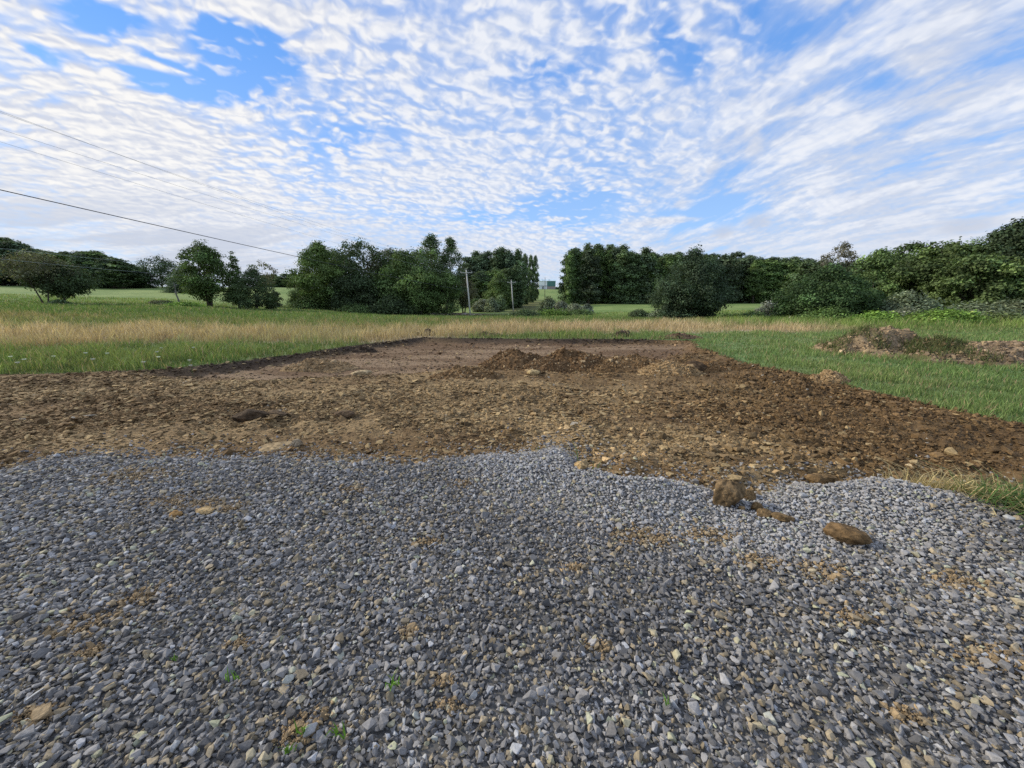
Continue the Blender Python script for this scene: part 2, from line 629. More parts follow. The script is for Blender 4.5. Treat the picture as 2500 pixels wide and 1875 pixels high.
def inside(x, y, P):
    c = np.zeros(x.shape, bool)
    n = len(P)
    for i in range(n):
        (x1, y1), (x2, y2) = P[i], P[(i + 1) % n]
        hit = ((y1 > y) != (y2 > y)) & (x < (x2 - x1) * (y - y1) / ((y2 - y1) if y2 != y1 else 1e-12) + x1)
        c ^= hit
    return c


def line_dist(x, y, P, closed=True):
    d = np.full(x.shape, 1e9)
    n = len(P)
    for i in range(n if closed else n - 1):
        (x1, y1), (x2, y2) = P[i], P[(i + 1) % n]
        dx, dy = x2 - x1, y2 - y1
        t = np.clip(((x - x1) * dx + (y - y1) * dy) / (dx * dx + dy * dy + 1e-12), 0, 1)
        d = np.minimum(d, np.hypot(x - x1 - t * dx, y - y1 - t * dy))
    return d


def signed(x, y, P):
    d = line_dist(x, y, P)
    return np.where(inside(x, y, P), d, -d)


# outline of the stripped soil (far side) and of the gravel (near side), in photo positions on the flat site
SOIL_FAR = [(-700, 812), (-200, 812), (0, 809), (150, 806), (330, 801), (470, 788), (600, 771), (700, 757), (800, 744), (870, 735), (915, 729),
            (1000, 731), (1100, 732), (1250, 733), (1400, 734), (1492, 737), (1500, 750), (1560, 768), (1600, 783), (1680, 800), (1770, 815),
            (1850, 840), (1960, 866), (2080, 893), (2212, 918), (2500, 975), (2900, 1050)]
GRAVEL_EDGE = [(2900, 1190), (2500, 1125), (2212, 1098), (2050, 1066), (1900, 1048), (1850, 1046), (1800, 1052), (1760, 1060), (1730, 1048), (1690, 1052), (1640, 1066),
               (1600, 1074), (1560, 1070), (1520, 1060), (1480, 1048), (1430, 1043), (1400, 1036), (1370, 1046), (1330, 1042), (1290, 1030), (1255, 1016),
               (1235, 990), (1215, 968), (1180, 966), (1150, 982), (1080, 986), (1000, 990), (930, 998), (850, 1006), (780, 998), (700, 1000), (620, 990), (560, 988),
               (500, 996), (430, 990), (330, 996), (240, 984), (180, 990), (120, 988), (60, 1000), (0, 1018), (-300, 1030), (-700, 1060)]
P_SOIL = np.vstack([poly_ground(SOIL_FAR), poly_ground(GRAVEL_EDGE)])
P_GEDGE = poly_ground(GRAVEL_EDGE)
P_GRAVEL = np.vstack([P_GEDGE, [[-9.0, -6.0], [9.0, -6.0]]])
P_FAR = poly_ground(SOIL_FAR)
# the smooth dark building pad behind the heaps
P_PAD = poly_ground([(330, 803), (600, 772), (870, 736), (915, 730), (1250, 733), (1490, 739), (1500, 752), (1440, 772), (1300, 778), (1190, 780), (1060, 782),
                     (960, 790), (860, 800), (760, 803), (600, 806), (450, 806)])
# lumps of gravel tipped along the edge: x, y, radius, height
G_LUMPS = [(*on_ground(1230, 1010), 0.45, 0.07), (*on_ground(1060, 1030), 0.6, 0.05), (*on_ground(1400, 1062), 0.30, 0.09), (*on_ground(1850, 1075), 0.45, 0.09),
           (*on_ground(1320, 1075), 0.4, 0.05), (*on_ground(300, 1015), 0.7, 0.04), (*on_ground(700, 1030), 0.6, 0.03), (*on_ground(2000, 1090), 0.5, 0.05)]


def zones(x, y):
    """signed distances (positive inside) to soil, gravel and pad with ragged edges"""
    w = 0.10 * (fbm(x * 2.1, y * 2.1, 4, 5) - 0.5) + 0.5 * (fbm(x * 0.55, y * 0.55, 3, 9) - 0.5) * smooth(6, 14, y)
    g = signed(x, y, P_GRAVEL) + 0.22 * (fbm(x * 4.3, y * 4.3, 4, 31) - 0.5)
    s = signed(x, y, P_SOIL) + w
    p = signed(x, y, P_PAD) + 0.9 * (fbm(x * 0.8, y * 0.8, 3, 77) - 0.5)
    return s, g, p


def surface(x, y, s=None, g=None, p=None):
    """height of the finished ground"""
    x, y = np.asarray(x, float), np.asarray(y, float)
    if s is None:
        s, g, p = zones(x, y)
    z = base_z(x, y)
    z = z + 0.10 * (fbm(x * 0.12, y * 0.12, 3, 3) - 0.5) * smooth(12, 40, y)
    soil = smooth(-0.02, 0.35, s) * (g < 0.0) * smooth(-0.0, 0.25, -g)
    right = smooth(1.0, 6.0, x - 0.25 * y)
    amp = (0.035 + 0.045 * fbm(x * 0.5, y * 0.5, 3, 21) + 0.03 * right) * (1 - 0.75 * smooth(-0.4, 0.8, p))
    r1 = fbm(x * 3.2, y * 3.2, 5, 41, 0.55)
    r2 = 1 - np.abs(2 * fbm(x * 7.0, y * 9.0, 4, 51, 0.55) - 1)
    scraped = smooth(0.48, 0.64, fbm(x * 0.5 + 3, y * 0.9, 3, 69)) * (1 - right)
    rough = ((r1 - 0.5) * 2.6 + (r2 - 0.7) * 1.2) * (1 - 0.6 * scraped)
    z = z + soil * (amp * rough + 0.16 * (fbm(x * 0.45, y * 0.6, 3, 61) - 0.5) * smooth(3.5, 7, y) * (1 - smooth(-0.5, 0.6, p)))
    # faint machine tracks across the soil and scraped patches
    wv = y * 1.0 + 0.18 * x + 0.8 * (fbm(x * 0.15, y * 0.15, 2, 65) - 0.5)
    z = z + soil * 0.030 * np.sin(wv * 2 * math.pi / 0.62) * smooth(0.45, 0.65, fbm(x * 0.25, y * 0.5, 3, 67))
    z = z - 0.17 * soil * smooth(-0.8, 0.6, p) - 0.03 * soil
    # a ridge of pushed soil along the gravel on the eastern half, and along the grass on the east
    edge = line_dist(x, y, P_GEDGE[6:24], False)
    z = z + np.where(g < 0, 0.13 * np.exp(-((edge - 0.28) / 0.25) ** 2), 0) * smooth(0.2, 1.2, x) * fbm(x * 2, y * 2, 3, 15) * soil * 1.5
    # gravel bed
    gi = smooth(-0.05, 0.25, g)
    zg = 0.025 + 0.05 * (fbm(x * 0.8, y * 0.8, 3, 71) - 0.5)
    for (lx, ly, lr, lh) in G_LUMPS:
        zg = zg + lh * np.exp(-(((x - lx) / (1.4 * lr)) ** 2 + ((y - ly) / lr) ** 2))
    z = z + gi * zg
    return z


def ground_z(x, y):
    return float(surface(np.array([x]), np.array([y]))[0])


def mixc(a, b, t):
    return a * (1 - t[:, None]) + b * t[:, None]


def C(*c):
    return np.array([c], float)


def field_colour(x, y):
    """what grows where: the colour of the turf and of the grass standing on it"""
    u = x / np.maximum(y, 1)
    n1 = fbm(x * 0.11, y * 0.16, 4, 101)
    n2 = fbm(x * 0.5, y * 0.5, 3, 111)
    wob = (fbm(x * 0.06, y * 0.06, 3, 121) - 0.5) + 0.55 * (fbm(x * 0.6, y * 0.35, 3, 123) - 0.5)
    yb = y * (1 + 0.35 * wob)
    c = mixc(np.repeat(C(.112, .180, .056), len(x), 0), C(.195, .232, .082), n2)                 # lush near grass
    left = smooth(0.25, -0.1, u)
    t0 = np.interp(u, [-1.3, -0.27, 0.1, 0.3, 0.9], [13.8, 16.3, 20.5, 21, 23])
    t1 = np.interp(u, [-1.3, -0.27, 0.1, 0.3, 0.9], [20, 24, 31, 35, 33])
    tan = smooth(t0 * 0.93, t0 * 1.10, yb) * (1 - smooth(t1 * 0.92, t1 * 1.15, yb)) * smooth(1.0, 0.72, u)
    tan = tan * (0.62 + 0.38 * smooth(0.30, 0.55, n1))
    o1 = np.interp(u, [-1.3, -0.6, -0.27, 0.3], [31, 36, 52, 45])
    olive = smooth(t1 * 0.95, t1 * 1.15, yb) * (1 - smooth(o1 * 0.9, o1 * 1.15, yb))
    c = mixc(c, mixc(np.repeat(C(.150, .190, .066), len(x), 0), C(.31, .245, .135), smooth(0.48, 0.68, n1) * smooth(0.35, 0.6, fbm(x * 0.05, y * 0.4, 3, 117))), olive)
    c = mixc(c, C(.53, .41, .28), tan * 0.9)
    mown = smooth(0.2, 0.5, u) * (1 - smooth(t0 * 0.93, t0 * 1.10, yb)) 
    c = mixc(c, mixc(np.repeat(C(.130, .218, .072), len(x), 0), C(.22, .275, .105), n2), mown * 0.8)
    rank = smooth(o1 * 0.85, o1 * 1.1, y) * (1 - smooth(75, 100, y))
    c = mixc(c, C(.095, .160, .042), rank * smooth(0.35, 0.6, n2 * 0.5 + n1 * 0.5) * 0.7)
    hay = smooth(62, 76, y - 18 * smooth(-0.9, -0.3, u) * (u < 0.1))
    c = mixc(c, mixc(np.repeat(C(.150, .222, .066), len(x), 0), C(.23, .29, .095), smooth(0.3, 0.7, 0.5 * n1 + 0.5 * fbm(x * 0.22, y * 0.07, 4, 137))), hay)
    corr = smooth(0.07, 0.02, np.abs(u - 0.03 - 0.05 * smooth(100, 300, y))) * smooth(85, 100, y) * (1 - smooth(160, 210, y))
    c = mixc(c, C(.14, .13, .055), corr * 0.8)
    weeds = smooth(0.42, 0.58, u) * smooth(25, 29, y + 4 * (n2 - 0.5)) * (1 - smooth(44, 52, y))
    c = mixc(c, mixc(np.repeat(C(.125, .200, .050), len(x), 0), C(.21, .285, .075), smooth(0.4, 0.65, n2)), weeds * 0.85)
    # scraped, half bare strip by the first pole
    scr = np.exp(-(((x + 9) / 7.0) ** 2 + ((y - 88) / 6.0) ** 2))
    c = mixc(c, C(.20, .14, .085), scr * 0.75)
    return c


def soil_colour(x, y, s, g, p):
    n1 = fbm(x * 0.7, y * 0.7, 4, 131)
    n2 = fbm(x * 3.0, y * 3.0, 4, 141)
    n3 = fbm(x * 0.35, y * 1.3, 3, 151)
    east = smooth(0.5, 4.0, x - 0.15 * y)
    c = mixc(np.repeat(C(.220, .142, .068), len(x), 0), C(.335, .232, .115), smooth(0.35, 0.7, n1))
    c = mixc(c, C(.150, .094, .043), np.clip(east * 0.75 + smooth(0.45, 0.75, n3) * 0.35, 0, 1))
    c = mixc(c, C(.10, .062, .030), smooth(0.52, 0.72, n2) * 0.55)
    padc = mixc(np.repeat(C(.165, .104, .058), len(x), 0), C(.27, .185, .11), smooth(0.35, 0.65, n3))
    c = mixc(c, padc, smooth(-0.5, 0.6, p))
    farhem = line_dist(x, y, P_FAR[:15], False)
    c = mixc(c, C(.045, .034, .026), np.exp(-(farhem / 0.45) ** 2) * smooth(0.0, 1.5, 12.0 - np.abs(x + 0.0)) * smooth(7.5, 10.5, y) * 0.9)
    return c


def build_ground():
    a_in = np.linspace(-rad(66), rad(66), 1000)
    a_out = np.linspace(rad(66), 2 * math.pi - rad(66), 70)[1:-1]
    az = np.concatenate([a_in, a_out])
    r = [0.25]
    while r[-1] < 6500:
        q = r[-1]
        r.append(q * (1.035 if q < 1.0 else 1.02 if q < 2.6 else 1.0055 if q < 9 else 1.008 if q < 19 else 1.013 if q < 130 else 1.03))
    r = np.array(r)
    nA, nR = len(az), len(r)
    A, R = np.meshgrid(az, r, indexing='xy')
    x, y = (R * np.sin(A)).ravel(), (R * np.cos(A)).ravel()
    s, g, p = zones(x, y)
    z = surface(x, y, s, g, p)
    verts = np.stack([x, y, z], 1)
    i, j = np.meshgrid(np.arange(nR - 1), np.arange(nA), indexing='ij')
    i, j = i.ravel(), j.ravel()
    k = (j + 1) % nA
    f = np.stack([i * nA + j, i * nA + k, (i + 1) * nA + k, (i + 1) * nA + j], 1)[:, ::-1]
    cls = np.where(g > 0, 2, np.where(s > 0, 1, 0))
    fc = np.max(cls[f], axis=1)
    # middle fan
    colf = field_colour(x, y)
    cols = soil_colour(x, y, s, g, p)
    colg = mixc(np.repeat(C(.085, .082, .076), len(x), 0), C(.15, .14, .12), smooth(0.35, 0.7, fbm(x * 2.5, y * 2.5, 3, 161)))
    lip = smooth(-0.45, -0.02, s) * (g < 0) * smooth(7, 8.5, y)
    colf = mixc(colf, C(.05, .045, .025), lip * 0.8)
    for name, kk, col, mat in (('ground', 0, colf, M_GROUND), ('bare_soil', 1, cols, M_SOIL), ('gravel_bed', 2, colg, M_STONE)):
        ff = f[fc == kk]
        used = np.unique(ff)
        back = np.full(len(x), -1, np.int64)
        back[used] = np.arange(len(used))
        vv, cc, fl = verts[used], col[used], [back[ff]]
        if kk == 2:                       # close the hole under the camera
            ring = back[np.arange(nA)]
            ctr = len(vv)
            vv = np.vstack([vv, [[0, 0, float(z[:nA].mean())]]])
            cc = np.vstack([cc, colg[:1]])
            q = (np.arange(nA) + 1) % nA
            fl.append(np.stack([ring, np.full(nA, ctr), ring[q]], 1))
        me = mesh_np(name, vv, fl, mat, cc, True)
        o = link(name, me)
        tag(o, kind='structure')


build_ground()

# ------------------------------------------------------------------ gravel, clods, heaps
RNG = np.random.default_rng(7)


def rock_protos(count, pts, flat, seed, sub=False):
    """angular broken pieces: hulls of a few points in a squashed box -> list of (verts, tris)"""
    r = np.random.default_rng(seed)
    out = []
    for _ in range(count):
        bm = bmesh.new()
        p = r.normal(size=(pts, 3))
        p /= np.linalg.norm(p, axis=1)[:, None]
        p = np.sign(p) * np.abs(p) ** 0.75
        p *= (0.85 + 0.3 * r.random((pts, 1)))
        p *= np.array([1.0, r.uniform(0.62, 0.95), r.uniform(*flat)])
        for q in p:
            bm.verts.new(q * 0.5)
        res = bmesh.ops.convex_hull(bm, input=bm.verts)
        junk = [g for g in res['geom_interior'] if isinstance(g, bmesh.types.BMVert)]
        if junk:
            bmesh.ops.delete(bm, geom=junk, context='VERTS')
        loose = [v for v in bm.verts if not v.link_faces]
        if loose:
            bmesh.ops.delete(bm, geom=loose, context='VERTS')
        if sub:
            bmesh.ops.bevel(bm, geom=list(bm.edges), offset=0.022, segments=1, affect='EDGES', profile=0.5)
        bmesh.ops.triangulate(bm, faces=bm.faces)
        bm.verts.index_update()
        v = np.array([w.co[:] for w in bm.verts])
        f = np.array([[w.index for w in q.verts] for q in bm.faces])
        bm.free()
        out.append((v, f))
    return out


def rot_mats(n, rng, tilt):
    """random turns: full spin, tilt limited"""
    a = rng.random(n) * 2 * math.pi
    t = rng.normal(size=n) * tilt
    b = rng.random(n) * 2 * math.pi
    ca, sa, ct, st, cb, sb = np.cos(a), np.sin(a), np.cos(t), np.sin(t), np.cos(b), np.sin(b)
    z, o = np.zeros(n), np.ones(n)
    Rz = np.stack([ca, -sa, z, sa, ca, z, z, z, o], 1).reshape(n, 3, 3)
    Rx = np.stack([o, z, z, z, ct, -st, z, st, ct], 1).reshape(n, 3, 3)
    Rb = np.stack([cb, -sb, z, sb, cb, z, z, z, o], 1).reshape(n, 3, 3)
    return Rb @ Rx @ Rz


def scatter(protos, pos, size, col, rng, tilt):
    """copies of the prototypes at pos -> verts, tris, colours"""
    n = len(pos)
    R = rot_mats(n, rng, tilt)
    which = rng.integers(0, len(protos), n)
    vs, fs, cs, off = [], [], [], 0
    for k, (v, f) in enumerate(protos):
        m = np.where(which == k)[0]
        if not len(m):
            continue
        w = np.einsum('nij,vj->nvi', R[m], v) * size[m][:, None, None] + pos[m][:, None, :]
        vs.append(w.reshape(-1, 3))
        fs.append((f[None] + (np.arange(len(m)) * len(v))[:, None, None]).reshape(-1, 3) + off)
        cs.append(np.repeat(col[m], len(v), 0))
        off += len(m) * len(v)
    return np.vstack(vs), np.vstack(fs), np.vstack(cs)


TAN_SPOTS = [(370, 1095, .16), (445, 1100, .18), (500, 1110, .10), (1370, 1170, .20), (1420, 1180, .12), (215, 1352, .14), (150, 1375, .08), (660, 1575, .085), (640, 1610, .06), (1780, 1245, .16),
             (2130, 1430, .14), (960, 1490, .05), (975, 1540, .05), (310, 1300, .12), (1530, 1165, .18), (1640, 1225, .14), (1840, 1345, .10), (930, 1180, .08), (300, 1040, .30),
             (2060, 1270, .14), (885, 1380, .05), (520, 1400, .05), (1240, 1240, .08), (760, 1070, .12), (1000, 1060, .10), (200, 1420, .07), (80, 1560, .08), (1960, 1570, .07), (1290, 1420, .06)]
TAN_XY = [(*on_ground(a, b), r) for a, b, r in TAN_SPOTS]


def tan_amount(x, y):
    t = np.zeros_like(x)
    for (sx, sy, r) in TAN_XY:
        k = 0.62 * r * (0.7 + 0.6 * fbm(x * 9, y * 9, 2, 171))
        t = np.maximum(t, np.exp(-(((x - sx) / (1.3 * k)) ** 2 + ((y - sy) / k) ** 2) * 1.2))
    return t


# freshly tipped pale stone lies along the eastern edge of the gravel
P_FRESH = poly_ground([(1000, 985), (1180, 960), (1260, 1010), (1400, 1030), (1560, 1060), (1700, 1045), (1900, 1040), (2080, 1065), (2030, 1120), (1980, 1210), (1800, 1235), (1620, 1225), (1430, 1190), (1250, 1120), (1080, 1090), (980, 1040)])


def stone_colour(x, y, rng):
    n = len(x)
    fresh = smooth(-0.30, 0.35, signed(x, y, P_FRESH) + 0.35 * (fbm(x * 2, y * 2, 3, 181) - 0.5))
    dark = fbm(x * 1.1, y * 1.1, 3, 191)
    v = np.exp(rng.normal(size=n) * 0.39)
    base = 0.195 * v * (0.70 + 0.60 * dark)
    base = base * (1 - fresh) + fresh * 0.33 * np.exp(rng.normal(size=n) * 0.22)
    c = base[:, None] * np.array([[1.05, 1.0, 0.935]])
    h = rng.random(n)
    warm = (h < 0.17) & (rng.random(n) > fresh * 0.6)
    c[warm] = base[warm][:, None] * np.array([[1.55, 1.25, 0.80]])
    buff = h > 0.965
    c[buff] = (0.22 + 0.16 * rng.random(buff.sum()))[:, None] * np.array([[1.2, 0.96, 0.62]])
    tn = tan_amount(x, y)
    ty = rng.random(n) < tn * 0.42
    c[ty] = (0.20 + 0.15 * rng.random(ty.sum()))[:, None] * np.array([[1.15, 0.88, 0.52]])
    return np.clip(c, 0.02, 0.40)


def in_view(x, y, margin=1.25):
    return (np.abs(x) < 1.36 * margin * (y * CP + 0.33) + 0.15) & (y > 0.72)


def beside_view(x, y):
    return (np.abs(x) < 1.36 * (y * CP + 0.33) + 2.1) & (y > 0.25)


def jitter_grid(x0, x1, y0, y1, d, rng):
    gx, gy = np.meshgrid(np.arange(x0, x1, d), np.arange(y0, y1, d))
    return (gx + (rng.random(gx.shape) - 0.5) * d * 1.1).ravel(), (gy + (rng.random(gx.shape) - 0.5) * d * 1.1).ravel()


def build_gravel():
    rng = np.random.default_rng(11)
    protos = rock_protos(26, 13, (0.38, 0.8), 5)
    near = rock_protos(30, 11, (0.36, 0.8), 6, True)
    V_, F_, C_, off = [], [], [], 0
    fine = rock_protos(22, 9, (0.45, 0.85), 8)
    for (d, sz, lift, keep) in ((0.0160, 0.0215, -0.004, 1.0), (0.0240, 0.0285, 0.004, 0.92), (0.055, 0.038, 0.011, 0.55), (0.22, 0.050, 0.010, 0.5)):
        x, y = jitter_grid(-9.2, 9.2, 0.25, 5.4, d, rng)
        if sz < 0.025:                      # the lowest layer matters only where single stones can be seen
            m = rng.random(len(x)) < np.interp(y, [1.0, 2.5, 5.0], [1.0, 0.85, 0.6])
            x, y = x[m], y[m]
        m = (in_view(x, y, 1.06) | (beside_view(x, y) if sz > 0.025 else False)) & (rng.random(len(x)) < keep)
        x, y = x[m], y[m]
        g = signed(x, y, P_GRAVEL) + 0.22 * (fbm(x * 4.3, y * 4.3, 4, 31) - 0.5)
        # stones stray a little way onto the soil
        m = (g > 0) | (rng.random(len(x)) < np.exp(np.minimum(g, 0) / 0.20) * 0.5)
        tn = tan_amount(x, y)
        m &= rng.random(len(x)) > tn * 0.30
        x, y = x[m], y[m]
        z = surface(x, y)
        s = 0.94 * sz * np.exp(np.clip(rng.normal(size=len(x)) * 0.36, -0.8, 0.60)) * (1 - 0.14 * smooth(-0.3, 0.3, signed(x, y, P_FRESH)))
        pos = np.stack([x, y, z + lift + 0.016 * rng.random(len(x)) - 0.004], 1)
        col = stone_colour(x, y, rng)
        close = np.hypot(x, y) < 2.5
        for mm, pr in ((close, near if sz > 0.025 else fine), (~close, protos if sz > 0.025 else fine)):
            if mm.any():
                v, f, c = scatter(pr, pos[mm], s[mm], col[mm], rng, 0.6)
                V_.append(v); F_.append(f + off); C_.append(c); off += len(v)
    me = mesh_np('gravel', np.vstack(V_), np.vstack(F_), M_STONE, np.vstack(C_))
    tag(link('gravel', me), 'loose grey crushed stone covering the near ground', 'gravel', kind='stuff')


def build_clods():
    """flat shale chips and crumbs lying all over the stripped soil, and crumbs on the gravel's tan spots"""
    rng = np.random.default_rng(13)
    flat = rock_protos(20, 11, (0.16, 0.34), 21)
    lump = rock_protos(16, 14, (0.55, 0.9), 22)
    n = 290000
    y = np.exp(rng.uniform(math.log(3.0), math.log(19.5), n))
    x = rng.uniform(-1, 1, n) * (1.45 * y + 2.0)
    s, g, p = zones(x, y)
    padk = smooth(-0.3, 0.6, p)
    scr = smooth(0.48, 0.64, fbm(x * 0.5 + 3, y * 0.9, 3, 69))
    m = (s > -0.10) & (rng.random(n) > 0.72 * scr) & ((g < 0.02) | (rng.random(n) < 0.45 * np.exp(-np.maximum(g, 0) / 0.16))) & (rng.random(n) > 0.80 * padk)
    x, y, s, g, p = x[m], y[m], s[m], g[m], p[m]
    z = surface(x, y, s, g, p)
    n = len(x)
    east = smooth(0.5, 4.0, x - 0.15 * y)
    patch = fbm(x * 0.6, y * 0.9, 3, 231)
    size = (0.015 + 0.0026 * y) * np.exp(rng.normal(size=n) * 0.50) * (0.8 + 0.5 * patch)
    size = np.minimum(size, 0.16)
    big = rng.random(n) < 0.0015 + 0.0045 * east
    size[big] = rng.uniform(0.06, 0.15, big.sum())
    base = soil_colour(x, y, s, g, p)
    col = base * np.exp(rng.normal(size=(n, 1)) * 0.32) * 0.88
    chip = rng.random(n) < (0.24 * (1 - 0.70 * east))
    col[chip] = (base[chip] * 0.35 + 0.65 * np.array([[.43, .315, .155]])) * np.exp(rng.normal(size=(chip.sum(), 1)) * 0.18)
    grey = rng.random(n) < 0.004
    col[grey] = np.array([[.38, .33, .25]])
    pos = np.stack([x, y, z + size * 0.08], 1)
    lumpy = rng.random(n) < (0.30 + 0.45 * east)
    lumpy &= ~chip
    lumpy |= big
    v1, f1, c1 = scatter(flat, pos[~lumpy], size[~lumpy] * 1.15, col[~lumpy], rng, 0.30)
    v2, f2, c2 = scatter(lump, pos[lumpy], size[lumpy] * 0.85, col[lumpy], rng, 0.9)
    V_, F_, C_ = [v1, v2], [f1, f2 + len(v1)], [c1, c2]
    off = len(v1) + len(v2)
    # crumbs trodden into the gravel
    cx, cy = [], []
    for (sx, sy, r) in TAN_XY:
        k = int(260 * (r / 0.12) ** 1.2)
        cx.append(sx + rng.normal(size=k) * r * 0.62); cy.append(sy + rng.normal(size=k) * r * 0.30)
    cx, cy = np.concatenate(cx), np.concatenate(cy)
    k = len(cx)
    sz = 0.008 * np.exp(rng.normal(size=k) * 0.6)
    cc = np.array([[.30, .215, .118]]) * np.exp(rng.normal(size=(k, 1)) * 0.25)
    v3, f3, c3 = scatter(lump, np.stack([cx, cy, surface(cx, cy) + 0.004 + 0.016 * rng.random(k)], 1), sz, cc, rng, 0.9)
    V_.append(v3); F_.append(f3 + off); C_.append(c3)
    me = mesh_np('soil_clods', np.vstack(V_), np.vstack(F_), M_CLOD, np.vstack(C_))
    tag(link('soil_clods', me), 'crumbled clods and shale chips strewn over the stripped soil', 'soil clods', kind='stuff')


FLAT_P = rock_protos(14, 12, (0.16, 0.34), 31)
LUMP_P = rock_protos(14, 14, (0.55, 0.9), 32)


def heap(vx, vb, wv, h, label, col, depth=0.6, seed=0, grass=0.0, zoff=0.0, clods=500, clod=0.07, cat='soil heap', ridge=0.0, group=None):
    """a heap of dug soil: broad lumpy mound with clods on it. vx, vb: middle of its foot in the photo; wv: width there"""
    rng = np.random.default_rng(seed + 400)
    zg = -0.12
    for _ in range(3):
        x0, y0 = on_ground(vx, vb, zg)
        zg = ground_z(x0, y0)
    W = wv * V / F_PX * (y0 * CP + 1.6 * SP)
    D = W * depth
    y0 += D * 0.42
    x0 = vray(vx, vb)[0] * y0
    nu, nv = 110, 90
    gu, gv = np.meshgrid(np.linspace(-1.25, 1.25, nu), np.linspace(-1.25, 1.25, nv))
    lx, ly = gu * W / 2, gv * D / 2
    wx, wy = x0 + lx, y0 + ly
    r = np.sqrt(gu ** 2 + gv ** 2) + 0.55 * (fbm(wx * 1.7 + seed, wy * 1.7, 3, 501 + seed) - 0.5)
    prof = smooth(0.0, 1.0, np.clip(1.12 - r, 0, 1)) ** 0.8
    lumps = 0.55 + 0.9 * fbm(wx * (2.2 / max(W, .6) + 1.0), wy * (2.2 / max(W, .6) + 1.0), 4, 511 + seed, 0.55)
    zz = h * prof * lumps + 0.28 * h * prof ** 0.5 * (fbm(wx * 4, wy * 4, 4, 525 + seed, 0.6) - 0.45) + 0.16 * h * (1 - np.abs(2 * fbm(wx * 5, wy * 5, 3, 521 + seed) - 1)) * (prof > 0)
    base = surface(wx.ravel(), wy.ravel()).reshape(wx.shape)
    Z = np.where(prof > 0, base + zz, base - 0.12)
    root = thing('soil_heap', label, cat, (x0, y0, zg), 0, group)
    verts = np.stack([wx - x0, wy - y0, Z - zg], 2).reshape(-1, 3)
    i, j = np.meshgrid(np.arange(nv - 1), np.arange(nu - 1), indexing='ij')
    a = (i * nu + j).ravel()
    f = np.stack([a, a + 1, a + nu + 1, a + nu], 1)
    n2 = fbm(wx * 2.5, wy * 2.5, 4, 531 + seed).ravel()
    cc = mixc(np.repeat(C(*col) * 0.72, len(verts), 0), C(*col) * 1.30, smooth(0.3, 0.7, n2))
    if grass:
        gk = smooth(0.55 - 0.3 * grass, 0.75 - 0.3 * grass, fbm(wx * 0.9, wy * 0.9, 3, 541 + seed).ravel())
        cc = mixc(cc, C(.075, .085, .028), gk * 0.85)
    link('mound', mesh_np('mound', verts, f, M_SOIL, cc, True), root)
    # clods
    k = clods
    pu, pv = rng.uniform(-1.05, 1.05, k), rng.uniform(-1.1, 0.9, k)
    iu = np.clip(((pu + 1.25) / 2.5 * (nu - 1)).astype(int), 0, nu - 1)
    iv = np.clip(((pv + 1.25) / 2.5 * (nv - 1)).astype(int), 0, nv - 1)
    ok = prof[iv, iu] > 0.02
    iu, iv = iu[ok], iv[ok]
    pos = np.stack([wx[iv, iu] - x0, wy[iv, iu] - y0, Z[iv, iu] - zg], 1)
    sz = clod * np.exp(rng.normal(size=len(pos)) * 0.5)
    cl = C(*col) * np.exp(rng.normal(size=(len(pos), 1)) * 0.30)
    pale = rng.random(len(pos)) < 0.12
    cl[pale] = np.array([[.40, .29, .16]])
    v, f, c = scatter(LUMP_P, pos, sz, cl, rng, 0.9)
    o = link('clods', mesh_np('clods', v, f, M_CLOD, c), root)
    tag(o, kind='stuff')
    if grass:
        # torn roots and brush sticking out of the spoil
        sp = Soup()
        for _ in range(int(70 * (1.2 - grass * 0.6))):
            i_, j_ = rng.integers(0, nu), rng.integers(0, nv)
            if prof[j_, i_] < 0.1:
                continue
            b_ = np.array([wx[j_, i_] - x0, wy[j_, i_] - y0, Z[j_, i_] - zg - 0.03])
            d_ = rng.normal(size=3) * np.array([0.22, 0.22, 0.10]) + np.array([0, 0, 0.08])
            vv, ff = tube([b_, b_ + d_ * 0.6 + rng.normal(size=3) * 0.02, b_ + d_], [0.012, 0.009, 0.004], 4)
            sp.add(vv, ff, (.26, .19, .12))
        if sp.n:
            tag(link('roots', sp.mesh('roots', M_BARK), root), kind='stuff')
        k = int(1500 * grass)
        pu, pv = rng.uniform(-1.0, 1.0, k * 3), rng.uniform(-1.0, 0.8, k * 3)
        iu = np.clip(((pu + 1.25) / 2.5 * (nu - 1)).astype(int), 0, nu - 1)
        iv = np.clip(((pv + 1.25) / 2.5 * (nv - 1)).astype(int), 0, nv - 1)
        ok = (prof[iv, iu] > 0.05) & (fbm(wx[iv, iu] * 0.9, wy[iv, iu] * 0.9, 3, 541 + seed) > 0.62 - 0.3 * grass)
        iu, iv = iu[ok][:k], iv[ok][:k]
        pos = np.stack([wx[iv, iu] - x0, wy[iv, iu] - y0, Z[iv, iu] - zg], 1)
        col_ = mixc(np.repeat(C(.07, .11, .03), len(pos), 0), C(.17, .15, .07), rng.random(len(pos)))
        v, f, c = blades(pos, 0.22 * (0.5 + rng.random(len(pos))), 0.02, col_, rng, 0.9)
        o = link('grass', mesh_np('grass', v, f, M_GRASS, c), root)
        tag(o, kind='stuff')
    return root


